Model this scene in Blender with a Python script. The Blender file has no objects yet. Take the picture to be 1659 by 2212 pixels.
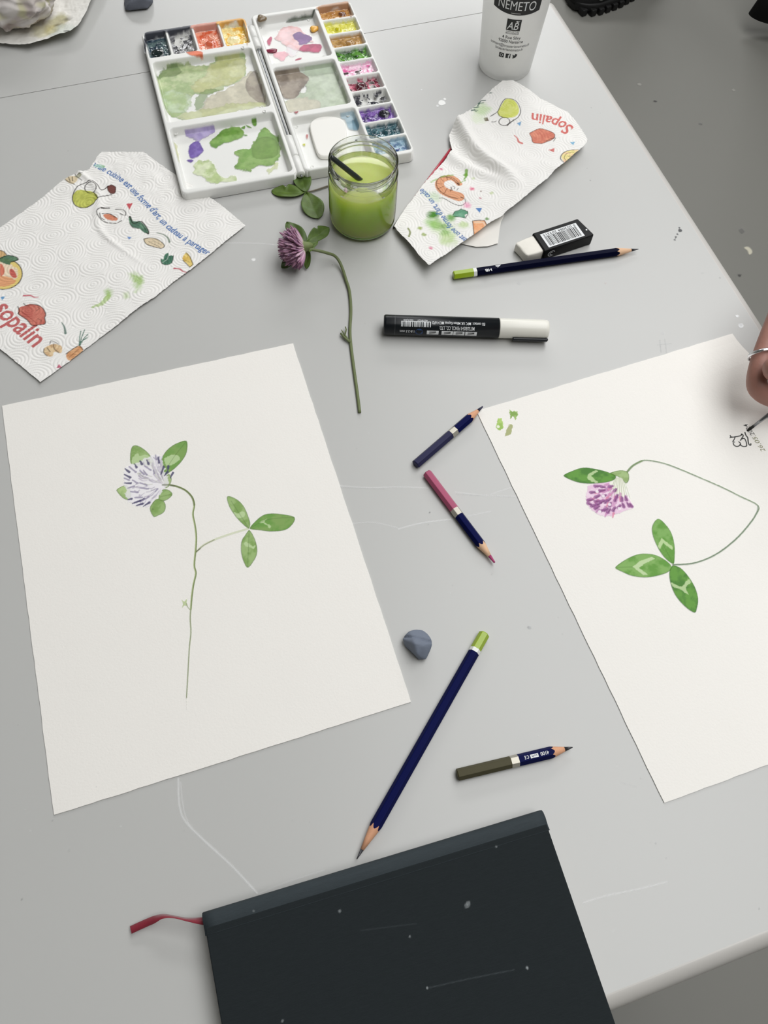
import bpy, bmesh, math, random
import numpy as np
from mathutils import Vector, Matrix, noise as mnoise
random.seed(7)
S = bpy.context.scene
COL = S.collection
ZT = 0.74                      # height of the table top above the floor
CAMH = 0.56805                 # camera above the table top
PITCH, ROLL, FPX = 0.45624, 0.08331, 1802.0
W, H = 1659.0, 2212.0

# ------------------------------------------------------------------ camera
cam = bpy.data.cameras.new('camera'); camo = bpy.data.objects.new('camera', cam); COL.objects.link(camo)
cam.sensor_fit = 'VERTICAL'; cam.sensor_height = 36.0; cam.lens = FPX / H * 36.0
cam.clip_start = 0.01; cam.clip_end = 50
RM = Matrix.Rotation(PITCH, 3, 'X') @ Matrix.Rotation(ROLL, 3, 'Z')
camo.matrix_world = Matrix.Translation((0, 0, ZT + CAMH)) @ RM.to_4x4()
S.camera = camo
# ------------------------------------------------------------------ light
wd = bpy.data.worlds.new('world'); S.world = wd; wd.use_nodes = True
bg = wd.node_tree.nodes['Background']; bg.inputs[0].default_value = (0.93, 0.97, 1.0, 1); bg.inputs[1].default_value = 0.20


def area(name, loc, look, sx, sy, power, col=(1, 1, 1)):
    l = bpy.data.lights.new(name, 'AREA'); l.shape = 'RECTANGLE'; l.size = sx; l.size_y = sy; l.energy = power; l.color = col
    o = bpy.data.objects.new(name, l); COL.objects.link(o); o.location = loc
    o.rotation_euler = (Vector(look) - Vector(loc)).to_track_quat('-Z', 'Y').to_euler()
    return o


area('ceiling_light', (0.80, 1.05, 2.72), (0.80, 1.05, 0.0), 1.4, 3.2, 60, (0.985, 0.99, 1.0))
area('ceiling_light', (-0.15, 4.20, 2.70), (-0.15, 2.4, 0.0), 3.0, 0.9, 82, (0.985, 0.99, 1.0))
S.view_settings.view_transform = 'Standard'; S.view_settings.look = 'None'
S.view_settings.gamma = 1; S.view_settings.use_curve_mapping = False
S.view_settings.exposure = 0.0

# ------------------------------------------------------------------ projection helpers (photo pixel -> point on a horizontal plane)
RMn = np.array(RM)


def T(px, py, h=0.0):
    "world xy of the photo pixel on the plane h metres above the table top"
    px = np.asarray(px, float); py = np.asarray(py, float)
    d = np.stack([(px - W / 2) / FPX, -(py - H / 2) / FPX, -np.ones_like(px)], -1) @ RMn.T
    t = (CAMH - h) / -d[..., 2]
    return d[..., :2] * t[..., None]


def T3(px, py, h=0.0):
    a = T(px, py, h); return Vector((float(a[0]), float(a[1]), ZT + h))


def crop(pts, ox, oy, s):
    return [(ox + x / s, oy + y / s) for x, y in pts]


# ------------------------------------------------------------------ materials
def lin(c):
    c = np.asarray(c, float) / 255.0
    return np.where(c <= 0.04045, c / 12.92, ((c + 0.055) / 1.055) ** 2.4)


def rgba(c):
    l = lin(c); return (float(l[0]), float(l[1]), float(l[2]), 1)


def mat(name, col, rough=0.5, noise=0.0, nscale=60, bump=0.0, bscale=300, metal=0, trans=0, ior=1.45, coat=0, sss=0, sheen=0, spec=0.5, alpha=1, stretch=None):
    m = bpy.data.materials.new(name); m.use_nodes = True
    nt = m.node_tree; b = nt.nodes['Principled BSDF']; L = nt.links.new
    b.inputs['Base Color'].default_value = rgba(col); b.inputs['Roughness'].default_value = rough
    b.inputs['Metallic'].default_value = metal; b.inputs['Transmission Weight'].default_value = trans
    b.inputs['IOR'].default_value = ior; b.inputs['Coat Weight'].default_value = coat
    b.inputs['Specular IOR Level'].default_value = spec; b.inputs['Alpha'].default_value = alpha
    if sss:
        b.inputs['Subsurface Weight'].default_value = sss; b.inputs['Subsurface Scale'].default_value = 0.004
    if sheen: b.inputs['Sheen Weight'].default_value = sheen
    tc = nt.nodes.new('ShaderNodeTexCoord'); mp = nt.nodes.new('ShaderNodeMapping'); L(tc.outputs['Object'], mp.inputs[0])
    if stretch: mp.inputs['Scale'].default_value = stretch
    if noise:
        n = nt.nodes.new('ShaderNodeTexNoise'); n.inputs['Scale'].default_value = nscale; n.inputs['Detail'].default_value = 5
        L(mp.outputs[0], n.inputs['Vector'])
        r = nt.nodes.new('ShaderNodeMapRange'); r.inputs[3].default_value = 1 - noise; r.inputs[4].default_value = 1 + noise
        L(n.outputs['Fac'], r.inputs[0])
        v = nt.nodes.new('ShaderNodeVectorMath'); v.operation = 'SCALE'; v.inputs[0].default_value = rgba(col)[:3]
        L(r.outputs[0], v.inputs['Scale']); L(v.outputs[0], b.inputs['Base Color'])
    if bump:
        n = nt.nodes.new('ShaderNodeTexNoise'); n.inputs['Scale'].default_value = bscale; n.inputs['Detail'].default_value = 4
        L(mp.outputs[0], n.inputs['Vector'])
        k = nt.nodes.new('ShaderNodeBump'); k.inputs['Strength'].default_value = bump; k.inputs['Distance'].default_value = 0.0005
        L(n.outputs['Fac'], k.inputs['Height']); L(k.outputs[0], b.inputs['Normal'])
    return m


def vmat(name, rough=0.6, coat=0, alpha=False, bump=0.0, bscale=900, spec=0.5, sss=0):
    "material that takes its colour from the mesh colour attribute"
    m = mat(name, (255, 255, 255), rough, bump=bump, bscale=bscale, coat=coat, spec=spec, sss=sss)
    nt = m.node_tree; a = nt.nodes.new('ShaderNodeVertexColor'); a.layer_name = 'Col'
    b = nt.nodes['Principled BSDF']; nt.links.new(a.outputs['Color'], b.inputs['Base Color'])
    if alpha: nt.links.new(a.outputs['Alpha'], b.inputs['Alpha'])
    return m


M = {}
M['paper'] = mat('watercolour_paper', (240, 237, 231), 0.9, noise=0.012, nscale=25, bump=0.25, bscale=700, spec=0.2)
M['ink'] = vmat('ink', 0.75, alpha=True, spec=0.25)
M['glossink'] = vmat('gloss_print', 0.4, alpha=True)
M['mark'] = vmat('table_mark', 0.30, alpha=True, spec=0.45)
M['wet'] = vmat('wet_paint', 0.18, coat=0.3)
M['wash'] = vmat('paint_wash', 0.3, alpha=True)
M['towel'] = vmat('paper_towel', 0.95, spec=0.1, bump=0.15, bscale=1500)
M['white_plastic'] = mat('white_plastic', (232, 232, 228), 0.35, noise=0.02, nscale=40)
M['table'] = mat('grey_laminate', (190, 190, 187), 0.30, noise=0.015, nscale=6, bump=0.03, bscale=500, spec=0.45)
M['table_edge'] = mat('pale_edge_band', (196, 193, 188), 0.35, noise=0.02, nscale=20)
M['floor'] = mat('grey_floor', (128, 127, 121), 0.5, noise=0.05, nscale=2.5, bump=0.1, bscale=60)
M['steel'] = mat('steel_tube', (150, 152, 155), 0.3, metal=1, noise=0.02)
M['navy'] = mat('navy_lacquer', (8, 15, 68), 0.35, spec=.04, noise=0.05, nscale=80)
M['navy_dark'] = mat('dark_navy_lacquer', (7, 10, 36), 0.4, spec=.05, noise=0.05, nscale=80)
M['lime'] = mat('lime_lacquer', (150, 176, 26), 0.25, coat=0.2, noise=0.03, nscale=80)
M['white_lacquer'] = mat('white_lacquer', (232, 234, 230), 0.3, noise=0.02)
M['silver_band'] = mat('silver_band', (172, 168, 156), 0.35, metal=0.5, noise=0.04, nscale=120)
M['cedar'] = mat('cedar_wood', (215, 160, 125), 0.7, noise=0.14, nscale=90, stretch=(8, 60, 60))
M['cedar2'] = mat('pale_cedar_wood', (225, 185, 150), 0.7, noise=0.14, nscale=90, stretch=(8, 60, 60))
M['graphite'] = mat('graphite', (62, 62, 66), 0.35, metal=0.3, noise=0.1, nscale=400)
M['indigo_core'] = mat('indigo_core', (48, 48, 72), 0.6, noise=0.1, nscale=300)
M['pink_core'] = mat('pink_core', (170, 62, 110), 0.6, noise=0.1, nscale=300)
M['indigo_cap'] = mat('indigo_lacquer', (42, 42, 74), 0.4, spec=.15, noise=0.12, nscale=120)
M['pink_cap'] = mat('raspberry_lacquer', (172, 82, 112), 0.35, spec=.25, noise=0.06, nscale=120)
M['olive_cap'] = mat('olive_lacquer', (74, 70, 48), 0.4, spec=.15, noise=0.08, nscale=120)
M['putty'] = mat('grey_putty', (112, 120, 134), 0.75, noise=0.05, nscale=90, bump=0.5, bscale=350)
M['putty2'] = mat('dark_grey_putty', (98, 102, 112), 0.75, noise=0.05, nscale=90, bump=0.5, bscale=350)
M['black_gloss'] = mat('black_gloss_plastic', (16, 20, 24), 0.3, noise=0.05, nscale=60, spec=.35)
M['cap_white'] = mat('cream_plastic', (234, 232, 222), 0.3, noise=0.01)
M['rubber'] = mat('white_vinyl', (240, 236, 226), 0.65, noise=0.04, nscale=120, bump=0.3, bscale=250)
M['card'] = mat('black_card', (14, 15, 16), 0.4, noise=0.1, nscale=90, spec=.2)
M['cloth'] = mat('charcoal_bookcloth', (37, 42, 44), 0.85, noise=0.14, nscale=120, bump=0.35, bscale=420, spec=0.12, stretch=(1, 9, 1))
M['spine'] = mat('lighter_spine_cloth', (50, 58, 62), 0.75, noise=0.14, nscale=100, bump=0.35, bscale=420, spec=0.35, stretch=(1, 9, 1))  # spine cloth a step lighter than the covers
M['pages'] = mat('page_edges', (222, 216, 200), 0.9, noise=0.1, nscale=500, stretch=(1, 1, 20))
M['ribbon'] = mat('red_ribbon', (130, 28, 46), 0.5, noise=0.12, nscale=700, sheen=0.3)
M['glass'] = mat('clear_glass', (250, 253, 250), 0.02, trans=1, ior=1.46, bump=0.02, bscale=30)
M['red_brush'] = mat('red_lacquer', (178, 44, 64), 0.25, coat=0.3, noise=0.05)
M['dark_brush'] = mat('dark_brush_lacquer', (38, 44, 42), 0.3, coat=0.3, noise=0.15, nscale=200)
M['bristle'] = mat('dark_bristles', (26, 26, 22), 0.7, noise=0.2, nscale=500)
M['silver'] = mat('polished_silver', (225, 225, 228), 0.18, metal=1, noise=0.03, nscale=300)
M['skin'] = mat('skin', (158, 114, 101), 0.5, noise=0.07, nscale=70, bump=0.35, bscale=380, sss=0.12)
M['nail'] = mat('nail', (222, 176, 160), 0.3, noise=0.03)
M['sleeve'] = mat('black_knit', (20, 20, 22), 0.9, noise=0.2, nscale=300, bump=0.4)
M['black_cloth'] = mat('black_trouser_cloth', (12, 13, 15), 0.9, noise=0.2, nscale=100)
M['shoe'] = mat('black_shoe_fabric', (18, 18, 19), 0.7, noise=0.3, nscale=200, bump=0.4)
M['sole'] = mat('black_rubber_sole', (14, 14, 14), 0.6, noise=0.2, nscale=90)
M['grey_mark'] = mat('grey_emblem', (96, 98, 96), 0.6, noise=0.05)
M['stem'] = mat('clover_stem', (106, 116, 76), 0.55, noise=0.12, nscale=120)
M['stem_pale'] = mat('dry_stem', (120, 112, 96), 0.6, noise=0.12, nscale=120)
M['leaf'] = vmat('clover_leaf', 0.5, bump=0.3, bscale=500)
M['sepal'] = mat('green_calyx', (110, 124, 74), 0.6, noise=0.15, nscale=300)
M['petal'] = vmat('clover_petal', 0.6, sss=0.1)
M['thumb'] = mat('matt_white_plastic', (240, 238, 232), 0.55, noise=0.01)

# jar glass: mostly straight-through with a Fresnel sheen, part refracting
m = M['glass']; nt = m.node_tree; g0 = nt.nodes['Principled BSDF']; tp = nt.nodes.new('ShaderNodeBsdfTransparent'); gl = nt.nodes.new('ShaderNodeBsdfGlossy'); gl.inputs['Roughness'].default_value = .03
fr_ = nt.nodes.new('ShaderNodeFresnel'); fr_.inputs[0].default_value = 1.38; a1_ = nt.nodes.new('ShaderNodeMixShader'); a2_ = nt.nodes.new('ShaderNodeMixShader')
tp.inputs[0].default_value = (.985, .995, .985, 1); a2_.inputs[0].default_value = .15
nt.links.new(fr_.outputs[0], a1_.inputs[0]); nt.links.new(tp.outputs[0], a1_.inputs[1]); nt.links.new(gl.outputs[0], a1_.inputs[2])
nt.links.new(a1_.outputs[0], a2_.inputs[1]); nt.links.new(g0.outputs[0], a2_.inputs[2]); nt.links.new(a2_.outputs[0], nt.nodes['Material Output'].inputs[0])
# cloudy green rinse water
m = mat('green_rinse_water', (198, 214, 122), 0.06, noise=0.05, nscale=25, ior=1.33, sss=1.0)
m.node_tree.nodes['Principled BSDF'].inputs['Subsurface Scale'].default_value = 0.08
m.node_tree.nodes['Principled BSDF'].inputs['Subsurface Radius'].default_value = (0.7, 1.0, 0.3)
M['water'] = m
# frosted cup
m = bpy.data.materials.new('frosted_cup_plastic'); m.use_nodes = True; nt = m.node_tree; b = nt.nodes['Principled BSDF']
b.inputs['Base Color'].default_value = rgba((250, 250, 248)); b.inputs['Roughness'].default_value = 0.3
tl = nt.nodes.new('ShaderNodeBsdfTranslucent'); tl.inputs[0].default_value = (0.97, 0.97, 0.96, 1)
tp = nt.nodes.new('ShaderNodeBsdfTransparent'); m1 = nt.nodes.new('ShaderNodeMixShader'); m2 = nt.nodes.new('ShaderNodeMixShader')
nz = nt.nodes.new('ShaderNodeTexNoise'); nz.inputs['Scale'].default_value = 20
bp = nt.nodes.new('ShaderNodeBump'); bp.inputs['Strength'].default_value = 0.05; nt.links.new(nz.outputs[0], bp.inputs['Height']); nt.links.new(bp.outputs[0], b.inputs['Normal'])
m1.inputs[0].default_value = 0.45; m2.inputs[0].default_value = 0.30
nt.links.new(b.outputs[0], m1.inputs[1]); nt.links.new(tl.outputs[0], m1.inputs[2])
nt.links.new(m1.outputs[0], m2.inputs[1]); nt.links.new(tp.outputs[0], m2.inputs[2])
nt.links.new(m2.outputs[0], nt.nodes['Material Output'].inputs[0]); M['cup'] = m


# ------------------------------------------------------------------ object helpers
def tag(o, label, cat, group=None, kind=None):
    o['label'] = label; o['category'] = cat
    if group: o['group'] = group
    if kind: o['kind'] = kind
    return o


def thing(name, label, cat, loc=(0, 0, 0), rz=0.0, group=None, mw=None):
    o = bpy.data.objects.new(name, None); COL.objects.link(o); o.empty_display_size = 0.01
    if mw is not None: o.matrix_world = mw
    else: o.location = loc; o.rotation_euler = (0, 0, rz)
    return tag(o, label, cat, group)


def mesh(name, V, F, m, parent=None, smooth=False, col=None, loc=None):
    me = bpy.data.meshes.new(name)
    V = np.asarray(V, np.float32).reshape(-1, 3)
    if isinstance(F, np.ndarray):
        nf, k = F.shape
        me.vertices.add(len(V)); me.vertices.foreach_set('co', V.ravel())
        me.loops.add(nf * k); me.loops.foreach_set('vertex_index', F.astype(np.int32).ravel())
        me.polygons.add(nf); me.polygons.foreach_set('loop_start', np.arange(0, nf * k, k, dtype=np.int32))
        me.polygons.foreach_set('loop_total', np.full(nf, k, np.int32)); me.update(calc_edges=True)
    else:
        me.from_pydata(V.tolist(), [], [list(f) for f in F]); me.update()
    if smooth: me.polygons.foreach_set('use_smooth', np.ones(len(me.polygons), bool))
    if col is not None:
        a = me.color_attributes.new('Col', 'FLOAT_COLOR', 'POINT'); a.data.foreach_set('color', np.asarray(col, np.float32).ravel())
    me.materials.append(m); me.validate()
    o = bpy.data.objects.new(name, me); COL.objects.link(o)
    if parent is not None: o.parent = parent
    if loc is not None: o.location = loc
    return o


def bmobj(name, bm, m, parent=None, smooth=False):
    me = bpy.data.meshes.new(name); bmesh.ops.recalc_face_normals(bm, faces=bm.faces[:]); bm.to_mesh(me); bm.free()
    if smooth: me.polygons.foreach_set('use_smooth', np.ones(len(me.polygons), bool))
    me.materials.append(m); o = bpy.data.objects.new(name, me); COL.objects.link(o)
    if parent is not None: o.parent = parent
    return o


def box(bm, x0, x1, y0, y1, z0, z1, bev=0.0, seg=2):
    r = bmesh.ops.create_cube(bm, size=1)
    for v in r['verts']:
        v.co = Vector(((x0 + x1) / 2 + v.co.x * (x1 - x0), (y0 + y1) / 2 + v.co.y * (y1 - y0), (z0 + z1) / 2 + v.co.z * (z1 - z0)))
    if bev:
        es = list({e for v in r['verts'] for e in v.link_edges})
        bmesh.ops.bevel(bm, geom=es, offset=bev, segments=seg, affect='EDGES', profile=0.5)


def lathe(prof, n=64, closed=False):
    "prof list of (r,z); returns V,F around z"
    V = []; F = []
    for r, z in prof:
        for i in range(n):
            a = 2 * math.pi * i / n; V.append((r * math.cos(a), r * math.sin(a), z))
    k = len(prof)
    for j in range(k - 1 + (1 if closed else 0)):
        j2 = (j + 1) % k
        for i in range(n):
            i2 = (i + 1) % n; F.append((j * n + i, j * n + i2, j2 * n + i2, j2 * n + i))
    return V, F


def tube(pts, rad, n=10, caps=True):
    pts = [Vector(p) for p in pts]; k = len(pts)
    rad = [rad] * k if isinstance(rad, (int, float)) else rad
    V = []; F = []; up = Vector((0, 0, 1)); prev = None
    for i, p in enumerate(pts):
        t = (pts[min(i + 1, k - 1)] - pts[max(i - 1, 0)]).normalized()
        if prev is None:
            a = up.cross(t)
            if a.length < 1e-4: a = Vector((1, 0, 0))
            a.normalize()
        else:
            a = prev - t * prev.dot(t); a.normalize()
        prev = a; b = t.cross(a)
        for j in range(n):
            th = 2 * math.pi * j / n; V.append(p + (a * math.cos(th) + b * math.sin(th)) * rad[i])
    for i in range(k - 1):
        for j in range(n):
            j2 = (j + 1) % n; F.append((i * n + j, i * n + j2, (i + 1) * n + j2, (i + 1) * n + j))
    if caps: F.append(tuple(range(n))[::-1]); F.append(tuple((k - 1) * n + j for j in range(n)))
    return [tuple(v) for v in V], F


def spline(pts, n=8, closed=False):
    P = np.asarray(pts, float); k = len(P); out = []
    rng = range(k if closed else k - 1)
    for i in rng:
        p1 = P[i]; p2 = P[(i + 1) % k]
        p0 = P[(i - 1) % k] if (closed or i > 0) else p1; p3 = P[(i + 2) % k] if (closed or i + 2 < k) else p2
        for j in range(n):
            t = j / n
            out.append(0.5 * ((2 * p1) + (-p0 + p2) * t + (2 * p0 - 5 * p1 + 4 * p2 - p3) * t * t + (-p0 + 3 * p1 - 3 * p2 + p3) * t ** 3))
    if not closed: out.append(P[-1])
    return np.array(out)


# ------------------------------------------------------------------ numpy noise
def _h(ix, iy, s):
    v = np.sin(ix * 127.1 + iy * 311.7 + s * 74.7) * 43758.5453
    return v - np.floor(v)


def vn(x, y, s=0):
    ix = np.floor(x); iy = np.floor(y); fx = x - ix; fy = y - iy; fx = fx * fx * (3 - 2 * fx); fy = fy * fy * (3 - 2 * fy)
    a = _h(ix, iy, s); b = _h(ix + 1, iy, s); c = _h(ix, iy + 1, s); d = _h(ix + 1, iy + 1, s)
    return (a + (b - a) * fx) + ((c + (d - c) * fx) - (a + (b - a) * fx)) * fy


def fbm(x, y, s=0, o=4):
    r = 0; a = 0.5; t = 0
    for i in range(o):
        r = r + a * vn(x, y, s + i * 3.3); t += a; a *= 0.55; x = x * 2.03 + 7.1; y = y * 2.03 + 3.7
    return r / t


def sstep(a, b, x):
    t = np.clip((x - a) / (b - a), 0, 1); return t * t * (3 - 2 * t)


def polysd(P, X, Y, closest=False):
    "signed distance (negative inside) to polygon P for arrays X,Y"
    d = np.full(X.shape, 1e9); ins = np.zeros(X.shape, bool); cxp = np.zeros(X.shape); cyp = np.zeros(X.shape)
    n = len(P)
    for i in range(n):
        x1, y1 = P[i]; x2, y2 = P[(i + 1) % n]; ex, ey = x2 - x1, y2 - y1; L2 = ex * ex + ey * ey
        if L2 < 1e-16: continue
        t = np.clip(((X - x1) * ex + (Y - y1) * ey) / L2, 0, 1)
        qx = x1 + t * ex; qy = y1 + t * ey; dd = (X - qx) ** 2 + (Y - qy) ** 2
        mk = dd < d; d = np.where(mk, dd, d)
        if closest: cxp = np.where(mk, qx, cxp); cyp = np.where(mk, qy, cyp)
        if ey != 0:
            c = ((y1 > Y) != (y2 > Y)) & (X < ex * (Y - y1) / ey + x1); ins ^= c
    d = np.sqrt(d); d = np.where(ins, -d, d)
    return (d, cxp, cyp) if closest else d


class Frame:
    "local frame on the table: origin O (world xy), x axis at angle a"
    def __init__(s, O, a):
        s.O = np.asarray(O, float); s.a = a; s.ux = np.array([math.cos(a), math.sin(a)]); s.uy = np.array([-math.sin(a), math.cos(a)])
    def loc(s, w): w = np.asarray(w) - s.O; return np.stack([w @ s.ux, w @ s.uy], -1)


_tc = {}


def text_tris(s, size, bold=0.0, shear=0.0):
    key = (s, bold, shear)
    if key not in _tc:
        cu = bpy.data.curves.new('t', 'FONT'); cu.body = s; cu.size = 1; cu.offset = bold; cu.shear = shear; cu.resolution_u = 4
        o = bpy.data.objects.new('t', cu); COL.objects.link(o); bpy.context.view_layer.update()
        ev = o.evaluated_get(bpy.context.evaluated_depsgraph_get()); me = ev.to_mesh(); me.calc_loop_triangles()
        V = np.array([v.co[:2] for v in me.vertices]); F = np.array([t.vertices[:] for t in me.loop_triangles])
        ev.to_mesh_clear(); bpy.data.objects.remove(o); bpy.data.curves.remove(cu); _tc[key] = (V, F)
    V, F = _tc[key]; V = V - [V[:, 0].min(), 0]
    return V * size, F


class Cv:
    "raster of pigment on a fine grid; becomes a mesh with a colour per vertex"
    def __init__(s, fr, x0, y0, x1, y1, res, h=0.0, base=None):
        s.fr = fr; s.h = h; s.res = res; s.x0 = x0; s.y0 = y0
        s.nx = int((x1 - x0) / res) + 2; s.ny = int((y1 - y0) / res) + 2
        s.gx = x0 + np.arange(s.nx) * res; s.gy = y0 + np.arange(s.ny) * res
        s.rgb = np.zeros((s.ny, s.nx, 3)); s.a = np.zeros((s.ny, s.nx)); s.z = np.zeros((s.ny, s.nx))
        if base is not None: s.rgb[:] = lin(base); s.a[:] = 1
    def P(s, pts):
        p = np.asarray(pts, float); return s.fr.loc(T(p[:, 0], p[:, 1], s.h))
    def win(s, p, pad):
        i0 = max(0, int((p[:, 0].min() - pad - s.x0) / s.res)); i1 = min(s.nx, int((p[:, 0].max() + pad - s.x0) / s.res) + 2)
        j0 = max(0, int((p[:, 1].min() - pad - s.y0) / s.res)); j1 = min(s.ny, int((p[:, 1].max() + pad - s.y0) / s.res) + 2)
        if i1 <= i0 or j1 <= j0: return None
        X, Y = np.meshgrid(s.gx[i0:i1], s.gy[j0:j1]); return (slice(j0, j1), slice(i0, i1)), X, Y
    def comp(s, sl, c, al):
        al = np.clip(al, 0, 1); a0 = s.a[sl]; ao = al + a0 * (1 - al); c = np.broadcast_to(c, s.rgb[sl].shape)
        k = np.where(ao > 1e-5, al / np.maximum(ao, 1e-5), 0)[..., None]
        s.rgb[sl] = s.rgb[sl] * (1 - k) + c * k; s.a[sl] = ao
    def poly(s, pts, col, al=1.0, soft=None, wob=0.0, ws=0.003, col2=None, ns=0.004, edge=0.0, sm=0, raw=False, seed=None, tex=0.0, var=0.0):
        p = np.asarray(pts, float) if raw else s.P(pts)
        if sm: p = spline(p, sm, True)
        soft = soft or s.res * 0.6; r = s.win(p, soft + wob)
        if r is None: return
        sl, X, Y = r; sd = polysd(p, X, Y); seed = random.random() * 50 if seed is None else seed
        if wob: sd = sd + (fbm(X / ws, Y / ws, seed, 4) - 0.5) * 2 * wob
        m_ = np.clip(0.5 - sd / soft / 2, 0, 1); c = lin(col)
        n = fbm(X / ns, Y / ns, seed + 9, 4)
        if col2 is not None:
            n2 = sstep(0.35, 0.65, n)[..., None]; c = c * (1 - n2) + lin(col2) * n2
        else: c = np.broadcast_to(c, X.shape + (3,))
        if var: c = np.clip(c * (1 + var * 2.6 * (fbm(X / .0045, Y / .0045, seed + 3, 5) - .5)[..., None]), 0, 1)
        if edge:
            e = np.exp(-np.abs(sd) / (soft * 2.5))[..., None]; c = c * (1 - edge * e)
        a = m_ * al
        if tex: a = a * np.clip(1 - tex + tex * 2 * n, 0, 1)
        s.comp(sl, c, a)
    def line(s, pts, w, col, al=1.0, w2=None, sm=0, raw=False, jit=0.0, col2=None):
        p = np.asarray(pts, float) if raw else s.P(pts)
        if sm: p = spline(p, sm)
        w2 = w if w2 is None else w2; r = s.win(p, max(w, w2))
        if r is None: return
        sl, X, Y = r; best = np.full(X.shape, 1e9); n = len(p); tt = np.zeros(X.shape)
        for i in range(n - 1):
            ex, ey = p[i + 1] - p[i]; L2 = max(ex * ex + ey * ey, 1e-14)
            t = np.clip(((X - p[i, 0]) * ex + (Y - p[i, 1]) * ey) / L2, 0, 1); g = (i + t) / (n - 1)
            d = np.hypot(X - p[i, 0] - t * ex, Y - p[i, 1] - t * ey) - (w + (w2 - w) * g) / 2
            mk = d < best; best = np.where(mk, d, best); tt = np.where(mk, g, tt)
        if jit: best = best + (fbm(X / 0.0012, Y / 0.0012, 3, 2) - 0.5) * jit
        sf = s.res * 0.6; c = lin(col)
        if col2 is not None: c = c * (1 - tt[..., None]) + lin(col2) * tt[..., None]
        s.comp(sl, c, np.clip(0.5 - best / sf / 2, 0, 1) * al)
    def dot(s, pt, r, col, al=1.0, soft=None, wob=0.0, ws=0.004, sx=1.0, **k):
        c = s.P([pt])[0]; t = np.linspace(0, 2 * math.pi, 16, endpoint=False)
        s.poly(np.stack([c[0] + r * sx * np.cos(t), c[1] + r * np.sin(t)], 1), col, al, soft, wob, ws, raw=True, **k)
    def tris(s, V, F, col, al=1.0):
        r = s.win(V, s.res)
        if r is None: return
        sl, X, Y = r; cov = np.zeros(X.shape); i00, j00 = sl[1].start, sl[0].start
        q = s.res / 4
        for f in F:
            a, b, c = V[f]; mn = np.minimum(np.minimum(a, b), c); mx = np.maximum(np.maximum(a, b), c)
            i0 = max(0, int((mn[0] - s.x0) / s.res) - i00 - 1); i1 = int((mx[0] - s.x0) / s.res) - i00 + 3
            j0 = max(0, int((mn[1] - s.y0) / s.res) - j00 - 1); j1 = int((mx[1] - s.y0) / s.res) - j00 + 3
            x = X[j0:j1, i0:i1]; y = Y[j0:j1, i0:i1]
            if x.size == 0: continue
            dn = (b[1] - c[1]) * (a[0] - c[0]) + (c[0] - b[0]) * (a[1] - c[1])
            if abs(dn) < 1e-14: continue
            for ox in (-q, q):
                for oy in (-q, q):
                    l1 = ((b[1] - c[1]) * (x + ox - c[0]) + (c[0] - b[0]) * (y + oy - c[1])) / dn
                    l2 = ((c[1] - a[1]) * (x + ox - c[0]) + (a[0] - c[0]) * (y + oy - c[1])) / dn
                    cov[j0:j1, i0:i1] += 0.25 * ((l1 >= 0) & (l2 >= 0) & (l1 + l2 <= 1))
        s.comp(sl, lin(col), np.clip(cov, 0, 1) * al)
    def text(s, txt, path, size, col, al=1.0, bold=0.0, fit=True, shear=0.0):
        "lay text along the photo pixel path; size in metres"
        p = s.P(path)
        if len(p) > 2: p = spline(p, 6)
        V, F = text_tris(txt, size, bold, shear); seg = np.hypot(*np.diff(p, axis=0).T); cum = np.r_[0, np.cumsum(seg)]
        if fit: V = V * [cum[-1] / V[:, 0].max(), 1]
        u = np.clip(V[:, 0], 0, cum[-1] - 1e-9); i = np.clip(np.searchsorted(cum, u, 'right') - 1, 0, len(seg) - 1)
        d = (p[i + 1] - p[i]) / seg[i][:, None]; q = p[i] + d * (u - cum[i])[:, None]; nrm = np.stack([-d[:, 1], d[:, 0]], 1)
        s.tris(q + nrm * V[:, 1:2], F, col, al)
    def mesh(s, name, m, parent, zf=0.0001, thr=0.03, outline=None, keep=None, smooth=True, under=None):
        X, Y = np.meshgrid(s.gx, s.gy); Z = (zf(X, Y) if callable(zf) else np.full(X.shape, zf)) + s.z
        vis = s.a > thr if keep is None else keep
        if outline is not None:
            sd, qx, qy = polysd(outline, X, Y, True); vis = sd < 0
            q = vis[:-1, :-1] | vis[1:, :-1] | vis[:-1, 1:] | vis[1:, 1:]
            X = np.where(sd > 0, qx, X); Y = np.where(sd > 0, qy, Y)
            if callable(zf): Z = zf(X, Y) + s.z
        else:
            q = vis[:-1, :-1] | vis[1:, :-1] | vis[:-1, 1:] | vis[1:, 1:]
        jj, ii = np.nonzero(q); n0 = jj * s.nx + ii
        F = np.stack([n0, n0 + 1, n0 + 1 + s.nx, n0 + s.nx], 1); used, inv = np.unique(F, return_inverse=True); F = inv.reshape(F.shape)
        V = np.stack([X.ravel()[used], Y.ravel()[used], Z.ravel()[used]], 1)
        # carry colour outwards so blended edges keep their hue
        rgb = s.rgb.copy(); a = s.a
        for _ in range(2):
            e = a > 1e-4 if _ == 0 else e2; acc = np.zeros_like(rgb); cnt = np.zeros(a.shape)
            for dj, di in ((0, 1), (0, -1), (1, 0), (-1, 0)):
                sh = np.roll(rgb, (dj, di), (0, 1)); se = np.roll(e, (dj, di), (0, 1)); acc += sh * se[..., None]; cnt += se
            fill = (~e) & (cnt > 0); rgb[fill] = acc[fill] / cnt[fill][:, None]; e2 = e | fill
        # a thin film lets light through twice; keep its soft edges from going dark
        if under is None: under = {'ink': .80, 'table_mark': .50, 'paint_wash': .78, 'glossy_dried_paint': .78}.get(m.name, 0)
        rgb = np.clip(rgb + (1 - np.clip(a, 0, 1))[..., None] * under, 0, 1)
        C = np.concatenate([rgb, a[..., None]], 2).reshape(-1, 4)[used]
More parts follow.
